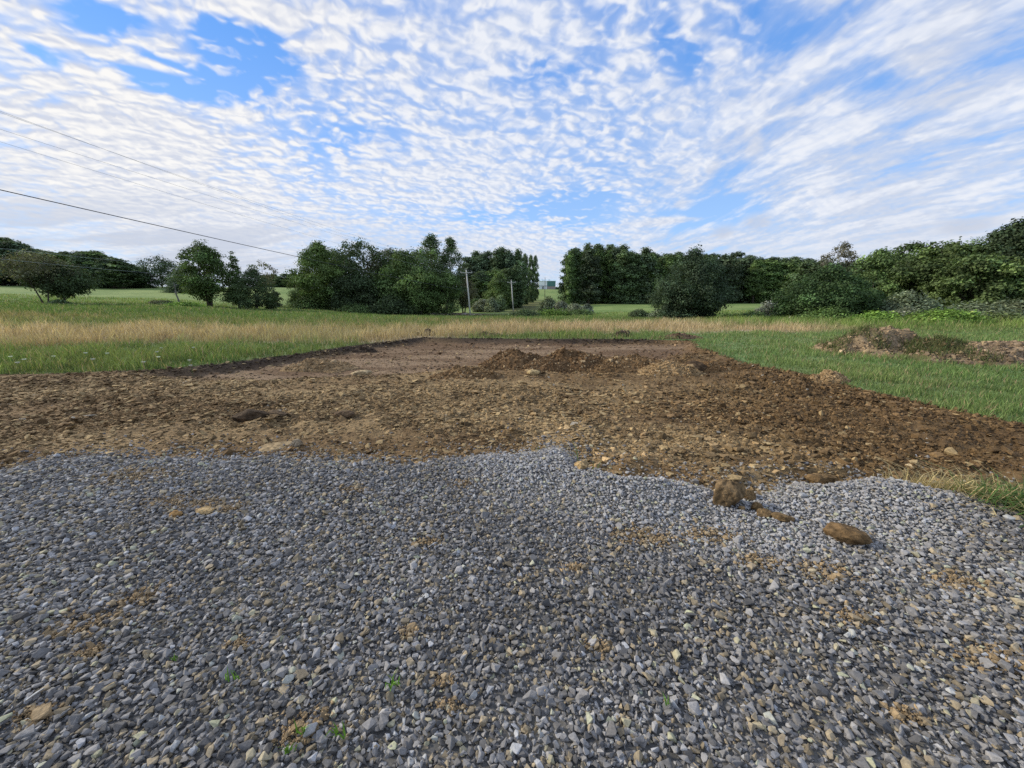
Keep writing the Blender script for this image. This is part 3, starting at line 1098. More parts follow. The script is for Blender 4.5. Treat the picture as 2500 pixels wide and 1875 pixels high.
def blades(pos, hgt, wid, col, rng, lean=0.35, tipc=None):
    """bent grass blades: a quad and a triangle each"""
    n = len(pos)
    wid = np.broadcast_to(wid, (n,))
    a = rng.random(n) * 2 * math.pi
    d = np.stack([np.cos(a), np.sin(a), np.zeros(n)], 1)
    b = rng.random(n) * 2 * math.pi
    L = np.stack([np.cos(b), np.sin(b), np.zeros(n)], 1) * (lean * (0.3 + rng.random(n)))[:, None]
    up = np.array([[0, 0, 1.0]])
    hw = (d * wid[:, None]) / 2
    mid = pos + hgt[:, None] * (0.55 * up + 0.30 * L)
    tip = pos + hgt[:, None] * (np.sqrt(np.maximum(1 - 0.6 * lean ** 2, 0.15)) * up + L)
    v = np.stack([pos - hw, pos + hw, mid + hw * 0.8, mid - hw * 0.8, tip], 1).reshape(-1, 3)
    k = np.arange(n)[:, None] * 5
    q = k + np.array([[0, 1, 2, 3]])
    t = k + np.array([[3, 2, 4]])
    c = np.repeat(col, 5, 0)
    if tipc is not None:
        c = c.reshape(n, 5, 3)
        c[:, 4] = tipc
        c[:, 2:4] = 0.5 * (c[:, 2:4] + tipc[:, None])
        c = c.reshape(-1, 3)
    return v, [q, t], c


def rock(name, vx, vb, wv, hv, label, col, flat=0.6, seed=0, cat='rock', mat=None, rz=None, sink=0.18, zup=0.0):
    """one clod or stone of its own: a rounded, chipped lump. vx, vb: its foot in the photo; wv, hv its size there"""
    rng = np.random.default_rng(seed + 900)
    zg = 0.0
    for _ in range(3):
        x0, y0 = on_ground(vx, vb, zg)
        zg = ground_z(x0, y0)
    sc = V / F_PX * (y0 * CP + 1.6 * SP)
    W, Hh = wv * sc, hv * sc
    D = W * flat
    Hz = max(0.03, (Hh - 0.0) * 0.95)
    y0 += D * 0.4
    x0 = vray(vx, vb)[0] * y0
    bm = bmesh.new()
    bmesh.ops.create_icosphere(bm, subdivisions=5, radius=1.0)
    v = np.array([q.co[:] for q in bm.verts])
    f = np.array([[w.index for w in q.verts] for q in bm.faces])
    bm.free()
    # cut facets, then wrinkle
    r = np.ones(len(v))
    for _ in range(15):
        nrm = rng.normal(size=3)
        nrm /= np.linalg.norm(nrm)
        dist = rng.uniform(0.62, 0.92)
        k = v @ nrm
        r = np.minimum(r, np.where(k > dist * 0.2, dist / np.maximum(k, 1e-3), 9))
    r = np.minimum(r, 1)
    a = np.arctan2(v[:, 1], v[:, 0]) * 2.2
    r = r + 0.16 * (fbm(a * 1.5 + v[:, 2] * 2 + seed, v[:, 2] * 3 + v[:, 0] * 2, 4, 551 + seed) - 0.5) + 0.10 * (np.abs(2 * fbm(v[:, 0] * 5 + v[:, 1] * 3 + seed, v[:, 2] * 6, 4, 591 + seed) - 1) - 0.3) + 0.06 * (fbm(v[:, 0] * 9 + seed, v[:, 2] * 9 + v[:, 1] * 7, 3, 561 + seed) - 0.5)
    v = v * r[:, None] * np.array([W / 2, D / 2, Hz / 2]) * 1.12
    n1 = fbm(v[:, 0] / W * 9 + seed, v[:, 2] / Hz * 4 + v[:, 1] / D * 5, 4, 571 + seed)
    cc = mixc(np.repeat(C(*col) * 0.70, len(v), 0), C(*col) * 1.30, smooth(0.3, 0.7, n1))
    n3 = fbm(v[:, 0] / W * 30 + seed, v[:, 2] / Hz * 14 + v[:, 1] / D * 16, 3, 581 + seed)
    cc = cc * (0.75 + 0.5 * n3)[:, None]
    me = mesh_np(name, v, f, mat or M_ROCK, cc, True)
    o = link(name, me, None, (x0, y0, zg + Hz * (0.5 - sink) + zup), rng.uniform(-0.4, 0.4) if rz is None else rz)
    return tag(o, label, cat)


def build_heaps():
    heap(1112, 797, 175, 0.27, 'tall dark soil heap at the west end of the row behind the soil', (.150, .090, .042), 0.8, 1, clods=2600, clod=0.035)
    heap(1240, 800, 180, 0.29, 'dark peaked soil heap in the middle of the row on the pad', (.140, .083, .038), 0.8, 2, clods=2600, clod=0.035)
    heap(1360, 806, 240, 0.21, 'long low brown soil heap east of the dark peaked heap', (.175, .108, .050), 0.55, 3, clods=2600, clod=0.035)
    heap(1440, 808, 130, 0.20, 'pale tan heap of loose fill beside the dark boulder', (.32, .215, .105), 0.7, 4, clods=1500, clod=0.035)
    heap(1180, 800, 120, 0.20, 'low saddle of loose soil between the two dark heaps', (.150, .090, .042), 0.8, 16, clods=1200, clod=0.035)
    heap(1520, 806, 120, 0.16, 'low crumbly ridge of soil east of the muddy boulder', (.19, .115, .052), 0.6, 17, clods=1200, clod=0.035)
    heap(1010, 818, 150, 0.18, 'low crumbly soil heap in front of the tall dark heap', (.20, .125, .058), 0.6, 5, clods=1600, clod=0.035)
    heap(696, 804, 140, 0.22, 'small pale brown soil heap by the dark pad', (.27, .185, .095), 0.6, 6, clods=1600, clod=0.032)
    heap(1790, 830, 70, 0.20, 'small pale crumbly heap beside the mown grass', (.31, .21, .105), 0.7, 7, clods=900, clod=0.03)
    heap(1890, 771, 230, 0.60, 'steep heap of sods and tan earth on the mown grass', (.27, .195, .115), 0.7, 8, grass=0.45, clods=2600, clod=0.05)
    heap(2010, 777, 240, 0.42, 'low heap of turf overgrown with grass between two bare heaps', (.17, .12, .058), 0.6, 9, grass=1.0, clods=800, clod=0.05)
    heap(2140, 790, 330, 0.44, 'wide brown soil heap with pale stones at the end of the spoil bank', (.235, .17, .105), 0.55, 10, grass=0.5, clods=3200, clod=0.05)
    heap(923, 733, 40, 0.26, 'little black topsoil heap on the corner of the pad edge', (.075, .055, .038), 0.7, 11, clods=500, clod=0.045)
    heap(1045, 736, 90, 0.15, 'thin dark topsoil heap along the far pad edge', (.08, .058, .040), 0.5, 12, clods=500, clod=0.045)
    heap(1345, 736, 46, 0.26, 'dark topsoil heap with a rounded clod on the far pad edge', (.08, .058, .040), 0.6, 13, clods=400, clod=0.045)
    heap(1462, 741, 100, 0.18, 'dark torn sod heap at the east corner of the pad', (.12, .08, .048), 0.5, 14, clods=600, clod=0.045)
    heap(788, 757, 50, 0.18, 'small black sod heap on the western pad edge', (.07, .05, .034), 0.6, 15, clods=400, clod=0.04)
    # clods and stones of their own
    rock('boulder', 1500, 803, 52, 30, 'dark brown muddy boulder beside the pale tan heap', (.085, .055, .030), 0.8, 1)
    rock('rock', 1570, 1100, 66, 74, 'largest muddy brown rock wedged at the gravel edge', (.175, .118, .060), 0.75, 2, rz=0.3)
    rock('rock', 1612, 1082, 36, 32, 'smaller brown rock leaning against the largest muddy rock', (.185, .12, .056), 0.8, 3)
    rock('clod', 1634, 1106, 27, 20, 'dark brown clod on gravel just below the two leaning rocks', (.17, .105, .045), 0.8, 4, cat='clod')
    rock('clod', 1648, 1120, 34, 18, 'flat brown clod on the gravel between two smaller clods', (.17, .112, .053), 0.8, 5, cat='clod')
    rock('clod', 1690, 1131, 46, 18, 'crumbling brown clod trailing nearest to the long lone clod', (.165, .108, .05), 0.7, 6, cat='clod')
    rock('clod', 1602, 1104, 14, 12, 'tiny tan clod at the foot of the largest muddy rock', (.27, .175, .08), 0.8, 16, cat='clod')
    rock('clod', 1822, 1182, 84, 46, 'long brown lump of clay lying alone on the gravel', (.155, .098, .046), 0.62, 7, cat='clod', rz=-0.42)
    rock('stone', 783, 811, 46, 15, 'pale flat stone behind the small brown heap', (.42, .32, .18), 0.8, 8, cat='stone')
    rock('stone', 600, 972, 66, 13, 'wide pale sandstone slab half buried near the gravel', (.33, .24, .128), 0.9, 9, cat='stone', sink=0.55)
    rock('stone', 643, 965, 22, 18, 'rounded grey brown stone beside the half buried slab', (.30, .24, .16), 0.9, 10, cat='stone')
    rock('slab', 548, 908, 84, 30, 'dark tilted slab of shale standing out of the soil', (.085, .058, .034), 0.5, 11, cat='slab', rz=0.15)
    rock('slab', 600, 902, 46, 16, 'low brown slab of shale next to the dark tilted slab', (.13, .088, .050), 0.6, 12, cat='slab')
    rock('slab', 745, 903, 46, 16, 'lone dark shale slab east of the tilted one', (.12, .08, .046), 0.6, 13, cat='slab')
    rock('stone', 1256, 1022, 34, 20, 'tan stone at the tip of the gravel tongue', (.40, .275, .13), 0.8, 14, cat='stone')
    rock('stone', 1290, 1014, 22, 16, 'small tan stone next to the gravel tongue', (.40, .275, .14), 0.8, 15, cat='stone')
    rock('stone', 1150, 812, 30, 14, 'yellowish flat stone in front of the tall dark heap', (.42, .31, .15), 0.8, 17, cat='stone')
    rock('stone', 380, 1120, 26, 16, 'orange brown stone among the grey gravel beside tan crumbs', (.30, .18, .07), 0.8, 18, cat='stone')
    rock('stone', 447, 1114, 36, 14, 'buff flat stone in the tan patch of gravel', (.44, .31, .15), 0.8, 19, cat='stone')
    rock('stone', 1970, 1010, 26, 12, 'pale chip of stone on the dark eastern soil', (.46, .35, .20), 0.8, 20, cat='stone')
    rock('clod', 1770, 1050, 60, 28, 'orange brown clod pressed against the edge of the gravel', (.18, .115, .053), 0.7, 21, cat='clod')


# ------------------------------------------------------------------ grass
def build_grass():
    rng = np.random.default_rng(17)
    n = 480000
    y = np.exp(rng.uniform(math.log(3.4), math.log(88), n))
    x = rng.uniform(-1, 1, n) * (1.5 * y + 2.5)
    u = x / y
    s, g, p = zones(x, y)
    m = (s < 0.02) & (g < -0.02)
    m &= ~((y < 7.8) & (x < 0))
    x, y, s, g, p, u = x[m], y[m], s[m], g[m], p[m], u[m]
    z = surface(x, y, s, g, p)
    n = len(x)
    col = field_colour(x, y)
    n2 = fbm(x * 0.5, y * 0.5, 3, 111)
    tanness = np.clip((col[:, 0] - col[:, 1]) / 0.10 + 0.25, 0, 1)          # straw coloured places carry tall seed heads
    mown = smooth(0.2, 0.5, u) * (1 - smooth(22, 27, y))
    h = 0.17 + 0.14 * n2 + 0.16 * tanness
    h = h * (1 - 0.50 * mown)
    h = h + 0.20 * smooth(0.42, 0.58, u) * smooth(25, 29, y) * (1 - smooth(44, 52, y))
    tuft = fbm(x * 1.6, y * 1.6, 3, 119)
    h = h * (0.45 + 1.1 * smooth(0.3, 0.7, tuft))
    col = col * (0.80 + 0.45 * smooth(0.3, 0.7, tuft))[:, None]
    h = h * (0.55 + 0.75 * rng.random(n)) * (0.55 + 0.45 * smooth(0.0, 0.5, -s))
    w = (0.005 + 0.0010 * y) * (0.7 + 0.6 * rng.random(n))
    col = col * np.exp(rng.normal(size=(n, 1)) * 0.22)
    dry = rng.random(n) < (0.10 + 0.25 * tanness)
    col[dry] = np.array([[.42, .33, .20]]) * np.exp(rng.normal(size=(dry.sum(), 1)) * 0.15)
    tip = col * np.array([[1.1, 1.08, 1.0]])
    pos = np.stack([x, y, z - 0.01], 1)
    tall = tanness > 0.45
    for mm, name, label in ((tall, 'dry_grass', 'tall straw coloured grass in seed across the meadow'),
                            (~tall & (mown > 0.5), 'mown_grass', 'short green mown grass beside the bare soil'),
                            (~tall & (mown <= 0.5), 'meadow_grass', 'long green grass of the unmown meadow')):
        v, f, c = blades(pos[mm], h[mm], w[mm], col[mm], rng, 0.45, tip[mm])
        tag(link(name, mesh_np(name, v, f, M_GRASS, c)), label, 'grass', kind='stuff')


def build_near_plants():
    rng = np.random.default_rng(23)
    # cut hay and green tuft lying along the gravel at the east
    x0, y0 = on_ground(2110, 1095)
    k = 4200
    t = rng.random(k)
    a, b, c_ = np.array(on_ground(1900, 1052)), np.array(on_ground(2110, 1082)), np.array(on_ground(2330, 1150))
    w0, w1, w2 = (1 - t) ** 2, 2 * t * (1 - t), t ** 2
    px = w0 * a[0] + w1 * b[0] + w2 * c_[0] + rng.normal(size=k) * (0.05 + 0.14 * t)
    py = w0 * a[1] + w1 * b[1] + w2 * c_[1] + rng.normal(size=k) * (0.025 + 0.075 * t)
    keep = rng.random(k) < (0.05 + 0.95 * t ** 1.8)
    px, py, t = px[keep], py[keep], t[keep]
    pz = surface(px, py) + 0.02 + 0.05 * rng.random(len(px)) * t
    green = rng.random(len(px)) < smooth(0.35, 0.8, t) * 0.75
    col = np.where(green[:, None], np.array([[.095, .17, .045]]), np.array([[.50, .40, .20]])) * np.exp(rng.normal(size=(len(px), 1)) * 0.25)
    root = thing('grass_tuft', 'matted tuft of straw and green grass at the gravel edge', 'grass tuft', (x0, y0, ground_z(x0, y0)))
    pos = np.stack([px, py, pz], 1) - np.array(root.location)
    for mm, name in ((green, 'green_blades'), (~green, 'straw')):
        kk = mm.sum()
        v, f, c = blades(pos[mm], rng.uniform(0.16, 0.42, kk), 0.0065, col[mm], rng, 0.95)
        # lay the stalks down along the ground
        v = v.reshape(kk, 5, 3)
        v[:, :, 2] = pos[mm][:, None, 2] + (v[:, :, 2] - pos[mm][:, None, 2]) * rng.uniform(0.15, 0.75, kk)[:, None]
        tag(link(name, mesh_np(name, v.reshape(-1, 3), f, M_GRASS, c), root), kind='stuff')
    # small weeds that came up through the stones
    spots = [(508, 1478, 26, 7, 'bent bright green weed sprouting from the gravel'), (852, 1500, 30, 12, 'sparse tuft of thin green blades beside a tan crumb'),
             (655, 1600, 26, 8, 'yellow green blades lying over the tan clay crumb'), (738, 1606, 36, 6, 'single long green blade next to the tan clay crumb'),
             (380, 1435, 18, 6, 'tiny green sprig in the dark stones'), (630, 1640, 26, 8, 'low green sprout below the tan clay crumb'), (1440, 1545, 20, 6, 'small green weed in the gravel by the pale stones')]
    for vx, vy, wv, cnt, label in spots:
        x, y = on_ground(vx, vy + 8)
        sc = V / F_PX * (y * CP + 1.6 * SP)
        pos = np.stack([rng.normal(size=cnt) * wv * sc * 0.22, rng.normal(size=cnt) * wv * sc * 0.15, np.full(cnt, 0.01)], 1)
        col = np.array([[.12, .24, .035]]) * np.exp(rng.normal(size=(cnt, 1)) * 0.2)
        v, f, c = blades(pos, rng.uniform(0.6, 1.2, cnt) * wv * sc, 0.007, col, rng, 0.7)
        o = link('weed', mesh_np('weed', v, f, M_GRASS, c), None, (x, y, ground_z(x, y) + 0.02))
        tag(o, label, 'weed')
    # white umbels of wild carrot in the near meadow
    for i in range(14):
        vx, vy = rng.uniform(10, 420), rng.uniform(752, 785)
        x, y = on_ground(vx, vy, 0.3)
        z = ground_z(x, y)
        sp = Soup()
        v, f = tube([(0, 0, 0), (0.02, 0, 0.15), (0.0, 0.01, 0.32)], 0.005, 4)
        sp.add(v, f, (.10, .16, .05))
        for q in range(9):
            a = q * 2.4
            rr = 0.013 * math.sqrt(q)
            v, f = tube([(0, 0, 0.29), (rr * math.cos(a), rr * math.sin(a), 0.32), (rr * math.cos(a), rr * math.sin(a), 0.327)], [0.002, 0.009, 0.006], 5)
            sp.add(v, f, (.72, .74, .68))
        o = link('wild_carrot', sp.mesh('wild_carrot', M_GRASS), None, (x, y, z))
        tag(o, 'small white wild carrot flower standing in the green meadow', 'wildflower', 'wild carrot flowers in the meadow')


build_gravel()
build_clods()
build_heaps()
build_grass()
build_near_plants()

# ------------------------------------------------------------------ trees and bushes
def prof_fn(kind):
    if kind == 'round':
        return lambda t: np.sqrt(np.clip(1 - (2 * t - 1) ** 2, 0, 1)) ** 0.8
    if kind == 'oval':
        return lambda t: np.sin(math.pi * np.clip(t, 0, 1) ** 0.85) ** 0.6
    if kind == 'egg':        # widest low down
        return lambda t: np.sin(math.pi * np.clip(t * 0.78 + 0.22, 0, 1)) ** 0.75
    if kind == 'cone':
        return lambda t: np.clip(1.03 - t, 0, 1) ** 0.72 * smooth(-0.12, 0.14, t)
    if kind == 'column':
        return lambda t: (smooth(-0.05, 0.12, t) * (1 - smooth(0.80, 1.06, t)) * 0.9 + 0.1)
    if kind == 'wall':       # forest edge tree, leafy to the ground
        return lambda t: smooth(-0.25, 0.15, t) * np.sqrt(np.clip(1 - np.clip((t - 0.45) / 0.55, 0, 1) ** 3.0, 0, 1))
    if kind == 'dome':       # bush
        return lambda t: np.sqrt(np.clip(1 - t ** 2, 0, 1)) ** 0.9
    if kind == 'umbrella':
        return lambda t: smooth(-0.05, 0.5, t) * np.sqrt(np.clip(1 - np.clip((t - 0.45) / 0.55, 0, 1) ** 2, 0, 1))
    raise ValueError(kind)


def leaf_cloud(pos, size, nrm, col, rng):
    """one small bent diamond per leaf spray"""
    n = len(pos)
    a = rng.normal(size=(n, 3))
    u = np.cross(nrm, a)
    u /= np.linalg.norm(u, axis=1)[:, None] + 1e-9
    w = np.cross(nrm, u)
    L = size[:, None] * (0.5 + 0.25 * rng.random((n, 1)))
    Wd = L * (0.55 + 0.35 * rng.random((n, 1)))
    bend = nrm * L * 0.25
    v = np.stack([pos - u * L, pos + w * Wd + bend, pos + u * L * 1.1, pos - w * Wd + bend], 1).reshape(-1, 3)
    q = np.arange(n)[:, None] * 4 + np.array([[0, 1, 2, 3]])
    return v, q, np.repeat(col, 4, 0)


def grow(H, W, kind, rng, clear=0.15, clumps=70, per=60, leaf=0.35, colour=(0.070, 0.116, 0.039), clump=0.15, gap=0.0, flat=0.62, stems=1, lean=0.0,
         trunk_r=None, hollow=0.40, bark=(.095, .08, .065), light=0.34, depth=1.0, spray=0.32):
    """trunk mesh and crown mesh of one tree standing at the origin"""
    pf = prof_fn(kind)
    z0 = clear * H
    t = rng.random(clumps * 5)
    keep = rng.random(len(t)) < (0.15 + pf(t)) / 1.15
    t = t[keep][:clumps]
    n = len(t)
    th = rng.random(n) * 2 * math.pi
    lump = 1 + 0.42 * (fbm(np.cos(th) * 1.7 + 7, np.sin(th) * 1.7 + t * 4.0, 3, int(rng.integers(1, 9999))) - 0.5)
    rc = clump * W * (0.7 + 0.6 * rng.random(n))
    if kind == 'cone':
        rc *= np.clip(1.25 - 0.8 * t, 0.3, 1.2)
    R = np.maximum(W / 2 * pf(t) * lump - rc * 0.75, 0.0)
    rho = R * rng.random(n) ** hollow
    ctr = np.stack([rho * np.cos(th), rho * np.sin(th) * depth, z0 + t * (H - z0 - rc * 0.4)], 1)
    ctr[:, 0] += lean * H * (ctr[:, 2] / H) ** 1.5
    # leaf sprays
    cnt = np.maximum((1.5 * per * (rc / rc.mean()) ** 1.6 * (1 - gap * rng.random(n))).astype(int), 6)
    which = np.repeat(np.arange(n), cnt)
    m = len(which)
    d = rng.normal(size=(m, 3))
    d /= np.linalg.norm(d, axis=1)[:, None]
    rr = rng.random(m) ** 0.42
    off = d * (rr * rc[which])[:, None]
    off[:, 2] *= flat
    out = ctr[which].copy()
    out[:, 2] = 0
    out /= np.linalg.norm(out, axis=1)[:, None] + 1e-6
    off[:, 2] -= (0.35 * rc[which]) * (off * out).sum(1) / (rc[which] + 1e-6) * (0.8 if kind == 'cone' else 0.35)
    pos = ctr[which] + off + rng.normal(size=(m, 3)) * 0.02 * W
    pos[:, 2] = np.maximum(pos[:, 2], 0.02 * H * rng.random(m))
    nrm = d * 0.75 + np.array([[0, 0, 0.55]]) + rng.normal(size=(m, 3)) * spray
    nrm /= np.linalg.norm(nrm, axis=1)[:, None]
    cl = np.exp(rng.normal(size=n) * light)[which][:, None] * np.exp(rng.normal(size=(m, 1)) * 0.20)
    hue = (rng.random(n) * 0.3)[which][:, None]
    col = np.array([colour]) * 1.10 * cl * (1 + hue * np.array([[0.5, 0.15, -0.1]]))
    size = leaf * (0.7 + 0.6 * rng.random(m))
    v, q, c = leaf_cloud(pos, size, nrm, np.clip(col, 0.004, 0.5), rng)
    crown = mesh_np('crown', v, q, M_LEAF, c)
    # trunk and limbs
    sp = Soup()
    tr = trunk_r or 0.018 * H + 0.02
    order = np.argsort(ctr[:, 2])
    for s in range(stems):
        ang = s * 2 * math.pi / max(stems, 1) + rng.random()
        k = (0.10 if stems > 1 else 0.0) * W
        top = np.array([lean * H * 0.8 + 1.6 * k * math.cos(ang), 1.6 * k * math.sin(ang), H * 0.86])
        base = np.array([0.25 * k * math.cos(ang), 0.25 * k * math.sin(ang), -0.15])
        p = [base + (top - base) * f + np.array([0.02 * H * math.sin(f * 5 + s), 0.02 * H * math.cos(f * 4 + s), 0]) * f for f in np.linspace(0, 1, 8)]
        r = tr * (1 - 0.88 * np.linspace(0, 1, 8)) * (0.75 if stems > 1 else 1)
        r[0] *= 1.35
        vv, ff = tube(p, r, 7)
        sp.add(vv, ff, bark)
        P_ = np.array(p)
        for i in rng.choice(n, min(n, 16 if kind != 'dome' else 8), replace=False):
            c1 = ctr[i]
            hz = min(max(0.06 * H, c1[2] - np.hypot(c1[0], c1[1]) * 0.75 - 0.02 * H), 0.82 * H)
            a0 = np.array([np.interp(hz, P_[:, 2], P_[:, 0]), np.interp(hz, P_[:, 2], P_[:, 1]), hz])
            mid = (a0 + c1) / 2 + np.array([0, 0, 0.05 * H])
            fr = np.interp(hz, P_[:, 2], r)
            vv, ff = tube([a0, mid, c1], [fr * 0.5, fr * 0.32, 0.12 * tr], 5)
            sp.add(vv, ff, bark)
    trunk = sp.mesh('trunk', M_BARK, True)
    return trunk, crown


def place(vx, vtop, Y, zb=None):
    """foot position and height of something whose top shows at (vx, vtop) and which stands Y metres away"""
    a, b = vray(vx, vtop)
    x = a * Y
    z = ground_z(x, Y) if zb is None else zb
    return x, Y, z, max(CAM_H + b * Y - z, 0.3)


def plant(name, label, cat, vx, vtop, wv, Y, kind, seed, group=None, **kw):
    x, y, z, H = place(vx, vtop, Y)
    W = wv * WIDE * V / F_PX * (Y * CP)
    rng = np.random.default_rng(seed + 3000)
    kw.setdefault('leaf', max(0.017 * W + 0.07, 0.0026 * Y))
    tr, cr = grow(H, W, kind, rng, **kw)
    root = thing(name, label, cat, (x, y, z), 0.0, group)
    link('trunk' if cat == 'tree' else 'stems', tr, root)
    link('crown' if cat == 'tree' else 'foliage', cr, root)
    return root


DARK = (.072, .110, .050)
MID = (.092, .145, .050)
FRESH = (.118, .180, .058)
BLUEG = (.076, .115, .066)
SAGE = (.200, .235, .155)
BROWNG = (.105, .112, .066)
BRIGHT = (.145, .250, .050)
WIDE = 1.22


def T(label, vx, vtop, wv, Y, kind, seed, **kw):
    return plant('tree', label, 'tree', vx, vtop, wv, Y, kind, seed, **kw)


def B(label, vx, vtop, wv, Y, seed, colour=SAGE, **kw):
    kw.setdefault('clear', 0.02)
    kw.setdefault('clumps', 60)
    kw.setdefault('per', 60)
    kw.setdefault('clump', 0.17)
    kw.setdefault('trunk_r', 0.04)
    kw.setdefault('stems', 1)
    return plant('bush', label, 'bush', vx, vtop, wv, Y, 'dome', seed, colour=colour, **kw)


def build_single_trees():
    # west
    T('thin leaved greyish tree leaning west at the edge of the green field', 72, 540, 118, 60, 'umbrella', 1, colour=BROWNG, clear=0.34, clumps=85, per=46, clump=0.10, gap=0.6, lean=-0.04, stems=2, trunk_r=0.14, leaf=0.20)
    T('dark spreading tree close beside the thin greyish one', 118, 560, 100, 62, 'oval', 2, colour=DARK, clear=0.22, clumps=95, per=70, clump=0.14, trunk_r=0.15)
    T('tall dark tree with several trunks, first of the three before the field', 430, 518, 96, 72, 'oval', 3, colour=MID, clear=0.10, clumps=150, per=70, clump=0.12, stems=3, flat=0.5)
    T('narrow layered tree in the middle of the three before the field', 500, 542, 56, 74, 'cone', 4, colour=MID, clear=0.10, clumps=95, per=60, clump=0.16, flat=0.45, hollow=0.5)
    T('short dark tree, last of the three before the field', 543, 570, 70, 72, 'egg', 5, colour=DARK, clear=0.08, clumps=90, per=60, clump=0.14, flat=0.5)
    T('sparse half bare pale tree showing behind the short dark tree', 566, 561, 46, 84, 'round', 6, colour=(0.155, 0.163, 0.109), clear=0.3, clumps=60, per=13, clump=0.12, leaf=0.22, trunk_r=0.10)
    T('dark broad pine in front of the western forest', 385, 580, 72, 118, 'cone', 7, colour=BLUEG, clear=0.03, clumps=80, per=60, clump=0.17)
    T('roundish tree behind the dark broad pine', 338, 551, 72, 142, 'round', 8, colour=BLUEG, clear=0.15, clumps=80, per=55, clump=0.14, gap=0.4)
    # middle clump
    T('bushy light green tree at the west end of the middle clump', 683, 518, 100, 84, 'oval', 11, colour=FRESH, clear=0.05, clumps=180, per=75, clump=0.11, light=0.24)
    T('dark airy tree with sky showing through its crown', 773, 515, 106, 88, 'round', 12, colour=DARK, clear=0.30, clumps=130, per=46, clump=0.10, gap=0.65, stems=2)
    T('dark undergrowth tree filling the foot of the airy one', 768, 588, 104, 84, 'wall', 13, colour=DARK, clear=0.02, clumps=120, per=70, clump=0.13)
    T('medium green layered tree in the centre of the clump', 868, 535, 112, 86, 'egg', 14, colour=MID, clear=0.05, clumps=170, per=70, clump=0.12, flat=0.5)
    T('thin half bare spire between the airy and the layered tree', 822, 524, 34, 92, 'round', 15, colour=(0.116, 0.124, 0.085), clear=0.45, clumps=40, per=10, clump=0.13, leaf=0.22, trunk_r=0.12)
    T('tallest pale green tree with two heads above the clump', 932, 503, 74, 88, 'oval', 16, colour=(0.085, 0.132, 0.056), clear=0.10, clumps=150, per=62, clump=0.12, gap=0.35)
    T('second head of pale green leaves beside the tallest tree', 971, 511, 62, 90, 'oval', 17, colour=(0.078, 0.121, 0.056), clear=0.12, clumps=120, per=62, clump=0.13, gap=0.3)
    T('lower green tree with visible trunk in front of the tallest one', 905, 576, 92, 82, 'round', 18, colour=MID, clear=0.12, clumps=120, per=60, clump=0.13)
    T('slim ivy clad tree between clump and orchard tree', 962, 578, 62, 85, 'wall', 19, colour=MID, clear=0.02, clumps=95, per=60, clump=0.15)
    T('small spreading orchard tree with bare dark trunk behind the first pole', 1000, 600, 60, 100, 'umbrella', 20, colour=BROWNG, clear=0.18, clumps=85, per=42, clump=0.13, gap=0.4, stems=2, trunk_r=0.22)
    T('light green tree standing before the forest behind the second pole', 1078, 588, 58, 125, 'egg', 21, colour=FRESH, clear=0.05, clumps=110, per=60, clump=0.14)
    T('dark tree at the back of the clump behind the light green one', 720, 538, 100, 95, 'wall', 22, colour=DARK, clear=0.02, clumps=130, per=70, clump=0.13)
    T('dark tree at the back of the clump behind the layered one', 838, 538, 112, 96, 'wall', 23, colour=DARK, clear=0.02, clumps=130, per=70, clump=0.13)
    T('dark tree at the back of the clump behind the tallest one', 905, 534, 112, 97, 'wall', 24, colour=MID, clear=0.02, clumps=130, per=70, clump=0.13)
    T('shrubby tree at the western skirt of the clump', 652, 590, 56, 88, 'wall', 25, colour=MID, clear=0.02, clumps=90, per=60, clump=0.15)
    # east
    T('big dense pine standing alone in front of the forest wall', 1503, 537, 138, 50, 'egg', 31, colour=(0.065, 0.102, 0.056), clear=0.05, clumps=260, per=95, clump=0.085, flat=0.75, light=0.30, leaf=0.16)
    T('young pine bough skirt leaning west of the big dense pine', 1462, 606, 62, 49.4, 'dome', 32, colour=(0.071, 0.109, 0.059), clear=0.04, clumps=90, per=70, clump=0.14, leaf=0.15)
    T('layered dark green tree with sweeping boughs at the eastern hedge', 1800, 571, 172, 43, 'egg', 33, colour=(0.068, 0.124, 0.046), clear=0.04, clumps=240, per=90, clump=0.095, flat=0.4, light=0.30, leaf=0.16)
    T('half bare grey crowned tree rising above the eastern hedge', 1822, 521, 66, 62, 'round', 34, colour=(.105, .105, .08), clear=0.45, clumps=80, per=22, clump=0.11, leaf=0.2, trunk_r=0.14)
    T('green tree behind and east of the layered one', 1905, 537, 110, 52, 'oval', 35, colour=MID, clear=0.22, clumps=130, per=62, clump=0.095, flat=0.5, gap=0.3)
    T('tall olive green tree in the middle of the eastern wood', 1975, 520, 120, 54, 'oval', 36, colour=(0.078, 0.122, 0.043), clear=0.24, clumps=130, per=62, clump=0.095, flat=0.5, gap=0.3)
    T('wide olive tree with a crooked pale trunk', 2045, 522, 170, 47, 'umbrella', 37, colour=(0.086, 0.130, 0.044), clear=0.22, clumps=150, per=66, clump=0.085, flat=0.45, gap=0.3, lean=0.05, trunk_r=0.15, bark=(.16, .135, .11), stems=2)
    T('airy tree top poking out between olive tree and tall dark one', 2120, 502, 70, 56, 'oval', 38, colour=DARK, clear=0.2, clumps=90, per=48, clump=0.12, gap=0.5)
    T('rounded mid green tree before the tall dark one', 2130, 548, 140, 42, 'round', 39, colour=(0.081, 0.121, 0.043), clear=0.12, clumps=150, per=66, clump=0.09, flat=0.5, gap=0.3)
    T('tall dark tree at the very end of the eastern wood', 2205, 478, 150, 44, 'oval', 40, colour=DARK, clear=0.10, clumps=220, per=80, clump=0.10)
    T('dark filling tree under the eastern wood', 1990, 600, 130, 50, 'wall', 41, colour=DARK, clear=0.02, clumps=150, per=70, clump=0.12)
